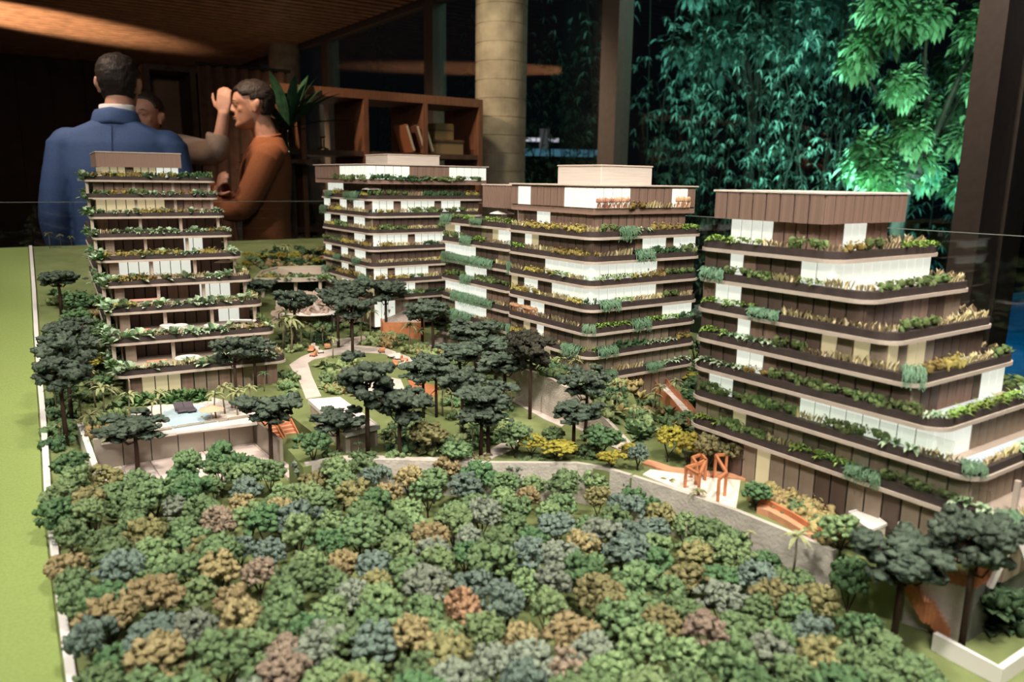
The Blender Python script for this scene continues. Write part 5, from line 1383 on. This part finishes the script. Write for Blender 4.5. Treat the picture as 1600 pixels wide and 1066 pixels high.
scatter([(500, 574), (522, 566), (556, 562), (540, 572), (518, 584), (530, 600), (514, 604)], 20, [0, 1, 1, 0], 'on the round garden bed', 3)
scatter([(500, 606), (545, 612), (600, 622), (596, 628), (505, 614)], 18, [0, 3, 1], 'edging the round garden toward kiosk', 4, .6, 1.0)
scatter([(444, 590), (452, 578), (462, 604), (468, 640), (440, 640), (438, 610)], 14, [0, 1, 1], 'at the right foot of left tower', 5)
scatter([(600, 700), (690, 690), (745, 700), (690, 712), (610, 712)], 22, [0, 1, 2, 3], 'behind the curved wall path', 6)
scatter([(930, 615), (1010, 610), (1075, 660), (1060, 685), (1000, 690), (975, 672)], 52, [0, 1, 1, 2, 3], 'in the slope garden below third tower', 7)
scatter([(945, 585), (1000, 572), (1095, 575), (1100, 640), (1060, 620), (1010, 596)], 34, [0, 1, 2, 0], 'between third tower and right tower', 8, .8, 1.5)
scatter([(1195, 768), (1290, 812), (1330, 850), (1300, 846), (1250, 818), (1192, 785)], 34, [3, 3, 1], 'behind the clay bench', 9, .8, 1.3, .9)
scatter([(1102, 655), (1170, 700), (1260, 735), (1340, 765), (1330, 775), (1200, 725), (1110, 690)], 30, [1, 2, 0], 'along the right tower ground floor', 10, .6, 1.1)
scatter([(120, 470), (150, 470), (178, 600), (150, 640), (125, 600)], 34, [1, 2, 2, 1, 3], 'on the slope beside left tower flank', 11, .9, 1.7)
scatter([(1530, 950), (1600, 930), (1600, 985), (1540, 1000)], 16, [2, 2], 'under the dark wall at the right edge', 12, 1.0, 1.6, .1)
scatter([(700, 640), (790, 640), (800, 690), (740, 705)], 44, [1, 2, 0], 'under the central pine grove', 13, .6, 1.0)
scatter([(385, 392), (530, 388), (545, 420), (400, 428)], 60, [1, 2, 2, 0, 3], 'along the back street', 14, .8, 1.7, .3)
scatter([(140, 640), (205, 640), (200, 690), (160, 690)], 16, [0, 1, 3], 'left of the pool deck', 16, .7, 1.2)
scatter([(640, 470), (690, 470), (760, 500), (700, 540), (650, 510)], 30, [0, 1, 0, 2], 'under the third tower wing', 17, .8, 1.3)
rr = random.Random(77)
for i in range(34):
    px = 192 + 128 * (i + rr.random()) / 34
    o = inst('banana_plant', LEAFY[4 + rr.randrange(3)], None, at(px, 634 - (px - 192) * .075 + rr.uniform(-5, 3), PZ) + Vector((0, 0, .001)), rr.uniform(0, 6), (1, 1, 1.3))
    tag(o, 'dark green upright banana plant in the hedge below left tower', 'plant', 'banana hedge below left tower')

rr = random.Random(99)
for i in range(86):
    u, v = rr.random(), .06 + .92 * rr.random(); k = rr.choice((0, 1, 1, 2, 3)); b = rr.random() < .5
    o = inst('garden_bush' if b else 'garden_plant', GB[k] if b else GM[k], None, on_slope(u, v), rr.uniform(0, 6), rr.uniform(.7, 1.35))
    tag(o, GN[k] + (' round bush ' if b else ' leafy plant ') + 'on the green slope above the rough ramp wall', 'bush' if b else 'plant', GN[k] + (' bushes ' if b else ' plants ') + 'on the slope above ramp wall')
for i in range(13):
    u, v = .25 + .72 * rr.random(), .15 + .8 * rr.random()
    place('small_palm', PAL[i % 3], on_slope(u, v), rr.uniform(.042, .060), None, 'slender pale palm on the green slope above the rough ramp wall', 'palm', 'palms on the slope above ramp wall')

scatter([(600, 630), (660, 660), (690, 690), (610, 700), (600, 670)], 14, [0, 1, 2], 'on the lawn right of the kiosk', 21, .6, 1.0)
scatter([(648, 575), (700, 560), (790, 600), (800, 640), (700, 640), (690, 600)], 40, [0, 1, 2, 1], 'between orange play mat and ramp wall', 22, .7, 1.2)
scatter([(640, 540), (700, 545), (760, 575), (700, 570)], 20, [0, 1, 3], 'along the stone steps', 23, .7, 1.1)
scatter([(80, 440), (135, 470), (130, 640), (90, 700), (85, 560)], 40, [1, 2, 2, 0], 'among the pines of the left lawn', 24, .8, 1.4, .5)

lp = [P(*k) for k in ((.438, 1.40), (.507, 1.40), (.505, 1.335), (.437, 1.32))]; c = sum(lp, Vector()) / 4
tag(MB().prism([(p.x - c.x, p.y - c.y) for p in lp][::-1], -.006, .003).obj('stair_landing', m_path, None, (c.x, c.y, R(-.535))), 'pale landing at the foot of the orange stairs beside the pool deck', 'landing')
# ================================================================== people
m_skin = mat('skin', (.46, .24, .16), .55, .10, 18, spec=.35)
m_hair = mat('hair_black', (.018, .013, .011), .5, 0, 60, (.034, .026, .022), spec=.2, stretch=(1, 1, .3), bump=.4, bscale=160)
m_hairb = mat('hair_brown', (.03, .018, .012), .5, .3, 70, spec=.4, bump=.5, bscale=160)
m_suit = mat('suit_blue', (.060, .105, .235), .75, .08, 160, bump=.15, bscale=500)
m_sweat = mat('sweater_rust', (.26, .088, .034), .85, .10, 120, bump=.25, bscale=420)
m_shirtg = mat('shirt_taupe', (.26, .19, .15), .85, .1, 100, bump=.2, bscale=300)
m_shirt = mat('shirt_white', (.75, .73, .72), .7)
m_trou = mat('trousers_dark', (.025, .027, .035), .8)
m_shoe = mat('shoe_black', (.015, .013, .012), .4)
m_lip = mat('lip', (.34, .13, .10), .5); m_eye = mat('eye_dark', (.03, .02, .015), .3)

HS = [(0.000, .070, .030, .018), (.010, .094, .004, .036), (.026, .100, -.020, .050), (.042, .094, -.040, .057), (.058, .096, -.058, .061), (.075, .097, -.074, .065), (.095, .094, -.088, .069), (.118, .090, -.097, .073),
      (.136, .098, -.101, .0755), (.155, .097, -.102, .077), (.178, .088, -.097, .074), (.200, .070, -.083, .064), (.218, .044, -.058, .046), (.230, .012, -.026, .020)]
def head_pt(k, t, off=0.0):
    z, fr, bk, hw = k; cy = (fr + bk) / 2; ry = (fr - bk) / 2 + off; hw = hw + off
    c, s = math.cos(t), math.sin(t); e = 2 / 2.25
    return (hw * math.copysign(abs(c) ** e, c), cy + ry * math.copysign(abs(s) ** e, s), z)
def hs_at(z):
    z = max(HS[0][0], min(HS[-1][0], z))
    for i in range(len(HS) - 1):
        if HS[i][0] <= z <= HS[i + 1][0]:
            u = (z - HS[i][0]) / (HS[i + 1][0] - HS[i][0]); return tuple(HS[i][j] * (1 - u) + HS[i + 1][j] * u for j in range(4))
def put(mb, vs, fs, tf): mb.add([tf @ Vector(v) for v in vs], fs)
def add_head(mb, tf):
    n = 32; vs = []; zs = [HS[0][0] + (HS[-1][0] - HS[0][0]) * i / 30 for i in range(31)]
    for z in zs:
        k = hs_at(z); vs += [head_pt(k, 2 * PI * j / n) for j in range(n)]
    fs = [[i * n + j, i * n + (j + 1) % n, (i + 1) * n + (j + 1) % n, (i + 1) * n + j] for i in range(30) for j in range(n)] + [list(range(n))[::-1], list(range(30 * n, 31 * n))]
    put(mb, vs, fs, tf)
    def T(pts, r, nn=8):
        m2 = MB(); m2.tube(pts, r, nn); put(mb, m2.v, m2.f, tf)
    def B(c, r):
        m2 = MB(); m2.blob(c, r, 2, 0); put(mb, m2.v, m2.f, tf)
    T([(0, .088, .137), (0, .103, .118), (0, .117, .100), (0, .114, .092)], [.0075, .009, .0115, .008])
    for s in (-1, 1):
        B((s * .011, .101, .095), (.008, .010, .0075))
        B((s * .030, .086, .121), (.0145, .008, .009))
        T([(s * .010, .098, .136), (s * .030, .094, .140), (s * .048, .078, .134)], [.006, .0075, .005])
        B((s * .042, .068, .098), (.019, .013, .017))
        B((s * .077, -.006, .112), (.008, .019, .031)); B((s * .086, -.017, .120), (.007, .016, .024)); B((s * .078, .000, .086), (.006, .009, .011))
    T([(-.024, .090, .064), (0, .100, .0655), (.024, .090, .064)], [.003, .0058, .003])
    T([(-.022, .089, .056), (0, .099, .0555), (.022, .089, .056)], [.003, .0065, .003])
    B((0, .090, .022), (.024, .014, .016))
def hair_mesh(name, m, tf, parent, mask, off=.010, seed=1, amp=.0035):
    n = 72; NZ = 56; vs = []; keep = []
    for i in range(NZ + 1):
        z = .02 + (HS[-1][0] - .02) * i / NZ; k = hs_at(z)
        for j in range(n):
            p = Vector(head_pt(k, 2 * PI * j / n)); ok = mask(p) and not (abs(p.x) > .05 and -.040 < p.y < .012 and .078 < p.z < .138)
            d = off * (1 if z < .21 else 1.1) + amp * noise.noise(p * 55 + Vector((seed, 0, 0))) + amp * .8 * noise.noise(p * 130)
            nrm = Vector((p.x, p.y - (k[1] + k[2]) / 2, max(0, z - .12) * 1.1)).normalized()
            vs.append(tuple(tf @ (p + nrm * (d if ok else -.004)))); keep.append(ok)
    fs = []
    for i in range(NZ):
        for j in range(n):
            q_ = [i * n + j, i * n + (j + 1) % n, (i + 1) * n + (j + 1) % n, (i + 1) * n + j]
            if any(keep[a] for a in q_): fs.append(q_)
    fs.append(list(range(NZ * n, (NZ + 1) * n)))
    mb = MB(); mb.add(vs, fs); return mb.obj(name, m, parent, smooth=True)
def add_hand(mb, w, d, nrm, curl=.5, side=1, s=1.0):
    """hand: palm and five fingers from wrist w, pointing along d, palm facing nrm; side +1 puts the thumb along d x nrm"""
    w = Vector(w); d = Vector(d).normalized(); nrm = Vector(nrm); nrm = (nrm - d * nrm.dot(d)).normalized(); x = d.cross(nrm) * side
    for f_, ln, st in ((-.030, .062, .088), (-.010, .074, .094), (.011, .078, .095), (.031, .070, .091)):
        o = w + x * (f_ * s) + d * (st * s)
        mb.tube([w + x * (f_ * .6 * s), w + x * (f_ * .95 * s) + d * (.05 * s), o], [.014 * s, .0135 * s, .0105 * s], 8)
        pts = [o - d * .012]; a = 0; p = o
        pts.append(p)
        for sg, k in ((.45, .7), (.32, 1.0), (.25, .9)):
            a += curl * k; p = p + (d * math.cos(a) + nrm * math.sin(a)) * (ln * sg * s); pts.append(p)
        mb.tube(pts, [.0098 * s, .0098 * s, .0088 * s, .0080 * s, .0062 * s], 8)
    b = w + x * (.022 * s) + d * (.022 * s)
    mb.tube([b, b + (x * .75 + d * .5 + nrm * .3) * (.036 * s), b + (x * .8 + d * 1.1 + nrm * .5) * (.055 * s), b + (x * .75 + d * 1.5 + nrm * .8) * (.068 * s)], [.016 * s, .0125 * s, .0105 * s, .0075 * s], 8)
def rings(mb, rs, n=28):
    vs = []
    for z, cx, cy, rx, ry in rs: vs += [(cx + rx * math.copysign(abs(math.cos(2 * PI * j / n)) ** .85, math.cos(2 * PI * j / n)), cy + ry * math.copysign(abs(math.sin(2 * PI * j / n)) ** .85, math.sin(2 * PI * j / n)), z) for j in range(n)]
    m = len(rs)
    mb.add(vs, [[i * n + j, i * n + (j + 1) % n, (i + 1) * n + (j + 1) % n, (i + 1) * n + j] for i in range(m - 1) for j in range(n)] + [list(range(n))[::-1], list(range((m - 1) * n, m * n))])
def smoothcurve(pts, n=6):
    pts = [Vector(p) for p in pts]; out = []
    for i in range(len(pts) - 1):
        p0 = pts[max(0, i - 1)]; p1 = pts[i]; p2 = pts[i + 1]; p3 = pts[min(len(pts) - 1, i + 2)]
        for k in range(n):
            t = k / n; out.append(.5 * ((2 * p1) + (p2 - p0) * t + (2 * p0 - 5 * p1 + 4 * p2 - p3) * t * t + (3 * p1 - p0 - 3 * p2 + p3) * t ** 3))
    out.append(pts[-1]); return out
def limb(mb, pts, rad, n=14):
    c = smoothcurve(pts, 6); m = len(pts) - 1; rr = []
    for i in range(len(c)):
        u = i / 6; k = min(m - 1, int(u)); u -= k; rr.append(rad[k] * (1 - u) + rad[k + 1] * u)
    mb.tube(c, rr, n)
def remeshed(mb, name, m, parent, vox, smooth=2):
    o = mb.obj(name, m, parent, smooth=True)
    md = o.modifiers.new('skin', 'REMESH'); md.mode = 'VOXEL'; md.voxel_size = vox; md.use_smooth_shade = True
    if smooth:
        s = o.modifiers.new('soft', 'SMOOTH'); s.iterations = smooth; s.factor = .5
    return o
def person(label, loc, rz, H, arms, headrot, jacket, jmat, hairmask, hmat, sleeve=1.0, tw=1.0, hands=None, collar=None, seedh=1, hoff=.010):
    """arms: for left, right -> [shoulder, elbow, wrist]; sleeve: fraction of the forearm covered"""
    t = thing('person', label, 'person', loc, rz)
    k = H / 1.76
    body = MB(); hz = 1.53 * k
    tf = Matrix.Translation(Vector(headrot[0])) @ Matrix.Rotation(headrot[1], 4, 'Z') @ Matrix.Rotation(headrot[2], 4, 'X') @ Matrix.Translation(Vector((0, 0, -.03)))
    add_head(body, tf)
    hb = tf @ Vector((0, -.012, .075)); body_neck = [(0, -.02, 1.40 * k), (0, -.012, 1.49 * k), tuple(tf @ Vector((0, -.022, .03))), tuple(hb)]
    limb(body, body_neck, [.085, .062, .057, .055])
    rings(body, [(.88 * k, 0, 0, .155 * tw, .105), (1.05 * k, 0, .0, .14 * tw, .10), (1.25 * k, 0, 0, .165 * tw, .11), (1.40 * k, 0, -.005, .155 * tw, .09), (1.47 * k, 0, -.012, .08, .06)])
    for arm in arms:
        limb(body, arm, [.050, .038, .026] if len(arm) == 3 else [.05, .045, .036, .026])
    for hd in hands or []: add_hand(body, *hd)
    for s in (-1, 1):
        limb(body, [(s * .09, 0, .88 * k), (s * .095, .01, .50 * k), (s * .10, -.01, .08)], [.085, .058, .04])
    remeshed(body, 'body', m_skin, t, .0065, 3)
    # eyes and lips as small parts on the face
    for s in (-1, 1):
        eb = MB(); m2 = MB(); m2.tube([(s * .020, .0915, .1195), (s * .030, .0925, .1185), (s * .040, .0865, .1195)], [.0012, .0022, .0012], 6); put(eb, m2.v, m2.f, tf)
        eb.obj('eyelash', m_eye, t, smooth=True)
        eb = MB(); m2 = MB(); m2.tube([(s * .012, .1005, .1405), (s * .030, .0985, .1450), (s * .047, .0825, .139)], [.0026, .0030, .0016], 6); put(eb, m2.v, m2.f, tf)
        eb.obj('eyebrow', hmat, t, smooth=True)
    lb = MB(); m2 = MB(); m2.tube([(-.020, .0935, .0645), (0, .1045, .066), (.020, .0935, .0645)], [.0018, .0035, .0018], 6); m2.tube([(-.018, .0925, .0565), (0, .1035, .056), (.018, .0925, .0565)], [.0018, .0040, .0018], 6); put(lb, m2.v, m2.f, tf)
    lb.obj('lips', m_lip, t, smooth=True)
    hair_mesh('hair', hmat, tf, t, hairmask, hoff, seedh)
    # upper garment
    g = MB(); rings(g, jacket)
    for arm, fr in zip(arms, sleeve):
        a = [Vector(p) for p in arm]
        if fr < 1: a[-1] = a[-2] + (a[-1] - a[-2]) * fr
        rad = [.074, .062, .046] if len(a) == 3 else [.074, .066, .056, .046]
        if fr < 1: rad[-1] = .054
        limb(g, a, rad)
        sh = a[0]; g.blob(tuple(sh + Vector((-.012 if sh.x > 0 else .012, 0, .0))), (.074, .076, .070), 3, 0)
        if fr < 1:
            d = (a[-1] - a[-2]).normalized(); g.tube([a[-1] - d * .02, a[-1] + d * .004], [.057, .056], 16)
    remeshed(g, 'jacket' if collar else 'sweater', jmat, t, .010, 3)
    tr = MB(); rings(tr, [(.80 * k, 0, 0, .175 * tw, .125), (.90 * k, 0, 0, .17 * tw, .12), (1.0 * k, 0, 0, .155 * tw, .115)])
    for s in (-1, 1): limb(tr, [(s * .09, 0, .88 * k), (s * .095, .012, .50 * k), (s * .10, -.01, .06)], [.105, .078, .065])
    remeshed(tr, 'trousers', m_trou, t, .014, 2)
    for s in (-1, 1):
        b = MB(); b.blob((s * .10, .05, .045), (.045, .13, .05), 3, 0); b.box(s * .10 - .04, -.08, .0, s * .10 + .04, .17, .014); b.obj('shoe', m_shoe, t, smooth=False)
    return t, tf
def hairline(front=.195, side=.125, sb=.085):
    def f(p):
        if p.z > front: return True
        if p.y > .012 and p.z < side + .03: return False
        if p.y > .066 - max(0, (front - p.z)) * .55: return False
        if abs(p.x) > .045 and p.z < side and p.y > -.028: return p.y < .014 and p.z > sb and p.y > -.0
        return p.z > .042 + .02 * (p.y > -.06)
    return f
def stand_at(px, py, axial):
    d = ray(px, py); k = axial / d.dot(FW); return Vector((d.x * k, d.y * k, 0)), d.z * k + CZ
# man in the blue suit, seen from behind
pA, zA = stand_at(174, 85, 3.25)
HA = zA
kA = HA / 1.76
rzA = math.atan2(-pA.x, pA.y) * .55
jk = [(.74 * kA, 0, 0, .215, .155), (.86 * kA, 0, 0, .212, .15), (1.02 * kA, 0, 0, .198, .142), (1.16 * kA, 0, 0, .203, .142), (1.30 * kA, 0, -.004, .214, .138), (1.405 * kA, 0, -.008, .214, .116), (1.448 * kA, 0, -.012, .196, .094), (1.478 * kA, 0, -.016, .130, .080), (1.498 * kA, 0, -.016, .085, .070), (1.52 * kA, 0, -.012, .072, .066)]
armA = [[(-.200, -.01, 1.398 * kA), (-.262, -.035, 1.11 * kA), (-.262, .07, .88 * kA)], [(.200, -.01, 1.398 * kA), (.258, -.03, 1.11 * kA), (.25, .10, .88 * kA)]]
def hmA(p): return hairline(.19, .12, .10)(p) if p.y > -.02 else p.z > .050
tA, tfA = person('man in a blue suit seen from behind, left of group', pA, rzA, HA, armA, [(.016, .015, (1.76 - .200) * kA), .06, -.05], jk, m_suit, hmA, m_hair, [1, 1], 1.05,
    [((-.262, .07, .88 * kA), (.02, .12, -1), (1, .2, 0), .35, 1, 1.0), ((.25, .10, .88 * kA), (-.02, .12, -1), (-1, .2, 0), .35, -1, 1.0)], True, 3, .009)
mb = MB(); mb.lathe([(.066, 1.50), (.071, 1.505), (.069, 1.556), (.064, 1.560), (.062, 1.52)], 28, (.008, -.012, 0)); mb.v = [(x, y * 1.0, z * kA if False else z * kA) for x, y, z in mb.v]
mb.obj('shirt_collar', m_shirt, tA, smooth=True)
mb = MB(); vs = []
for j in range(28):
    a = 2 * PI * j / 28; x, y = math.cos(a), math.sin(a); dz = -.05 * max(0, y) - .012 * abs(x)
    for r_, z in ((.074, 1.545), (.080, 1.536), (.092, 1.497), (.090, 1.485)): vs.append((x * r_ * 1.02, y * r_ * .92 - .012, (z + dz) * kA))
mb.add(vs, [[j * 4 + k, ((j + 1) % 28) * 4 + k, ((j + 1) % 28) * 4 + k + 1, j * 4 + k + 1] for j in range(28) for k in range(3)])
o = mb.obj('lapel_collar', m_suit, tA, smooth=True); o.modifiers.new('thick', 'SOLIDIFY').thickness = .005
mb = MB(); mb.tube([(0, -.092 - .012, 1.475 * kA), (0, -.132, 1.38 * kA), (0, -.147, 1.25 * kA), (0, -.146, 1.05 * kA), (0, -.155, .80 * kA)], .0016, 6); mb.obj('back_seam', mat('seam_blue', (.03, .05, .12), .9), tA)
# man in the rust sweater, arms crossed, profile to the left
pC, zC = stand_at(408, 127, 4.0)
HC = zC; kC = HC / 1.76
vd = Vector((pC.x, pC.y)).normalized(); fdir = Vector((-vd.y, vd.x))                  # facing left across the view
rzC = math.atan2(fdir.y, fdir.x) - PI / 2
jc = [(.84 * kC, 0, 0, .175, .130), (.95 * kC, 0, .005, .165, .125), (1.08 * kC, 0, .005, .160, .122), (1.22 * kC, 0, .004, .178, .132), (1.33 * kC, 0, -.006, .185, .130), (1.41 * kC, 0, -.016, .165, .110), (1.455 * kC, 0, -.022, .115, .085), (1.485 * kC, 0, -.022, .078, .070)]
armC = [[(-.180, -.020, 1.385 * kC), (-.205, .125, 1.135 * kC), (-.06, .250, 1.165 * kC), (.06, .245, 1.19 * kC)], [(.180, -.01, 1.385 * kC), (.215, .12, 1.14 * kC), (.06, .235, 1.18 * kC), (-.150, .225, 1.222 * kC)]]
tC, tfC = person('man in a rust sweater with arms crossed, in profile facing left', pC, rzC, HC, armC, [(0, .035, (1.76 - .205) * kC), 0.06, -.10], jc, m_sweat, hairline(.186, .13, .085), m_hair, [1, .86], .95,
    [((-.150, .225, 1.222 * kC), (-.80, -.10, .45), (.1, -1, -.1), .45, -1, .95), ((.06, .245, 1.19 * kC), (1, .1, .1), (0, -1, 0), .5, 1, .95)], None, 5, .013)
mb = MB(); mb.tube([tuple(Vector((math.cos(2 * PI * j / 24) * .066, -.020 + math.sin(2 * PI * j / 24) * .064, (1.478 - .022 * math.sin(2 * PI * j / 24)) * kC))) for j in range(25)], .006, 8); mb.obj('neck_band', m_sweat, tC, smooth=True)
for z in (1.40, 1.36, 1.32): MB().blob((.0, .112 + .012 * (1.40 - z) / .04, z * kC), (.006, .004, .006), 2, 0).obj('button', m_eye, tC)
# man hidden behind the blue suit, one forearm raised
pB, zB = stand_at(226, 149, 4.0)
HB = zB; kB = HB / 1.76
rzB = math.atan2(-pB.x, pB.y) + PI - .25
# local frame: he faces the camera, so his left hand lies at the image's right
def loc_of(px, py, ax, pt, rz):
    d = ray(px, py); k = ax / d.dot(FW); v = Vector((d.x * k, d.y * k, d.z * k + CZ)) - pt; return Matrix.Rotation(-rz, 3, 'Z') @ v
eB = loc_of(334, 238, 3.84, pB, rzB); wB = loc_of(350, 176, 3.80, pB, rzB); sB = loc_of(281, 232, 4.0, pB, rzB)
tip = loc_of(350, 138, 3.80, pB, rzB)
oth = 1 if sB.x > 0 else -1
jb = [(.84 * kB, 0, 0, .180, .130), (1.05 * kB, 0, 0, .165, .125), (1.25 * kB, 0, 0, .185, .130), (1.37 * kB, 0, 0, .18, .11), (1.44 * kB, 0, -.01, .12, .085), (1.48 * kB, 0, -.01, .078, .07)]
armB = [[sB, eB, wB], [(-oth * .20, 0, 1.38 * kB), (-oth * .26, -.02, 1.12 * kB), (-oth * .24, .10, .90 * kB)]]
tB, tfB = person('man half hidden behind the blue suit with one forearm raised', pB, rzB, HB, armB, [(0, .02, (1.76 - .20) * kB), -.15, .0], jb, m_shirtg, hairline(.200, .125, .09), m_hairb, [.42, 1], 1.0,
    [(wB, tip - wB, loc_of(385, 158, 4.25, pB, rzB) - wB, .48, 1, .88), ((-oth * .24, .10, .90 * kB), (0, .1, -1), (oth, 0, 0), .4, 1, 1)], None, 7, .008)
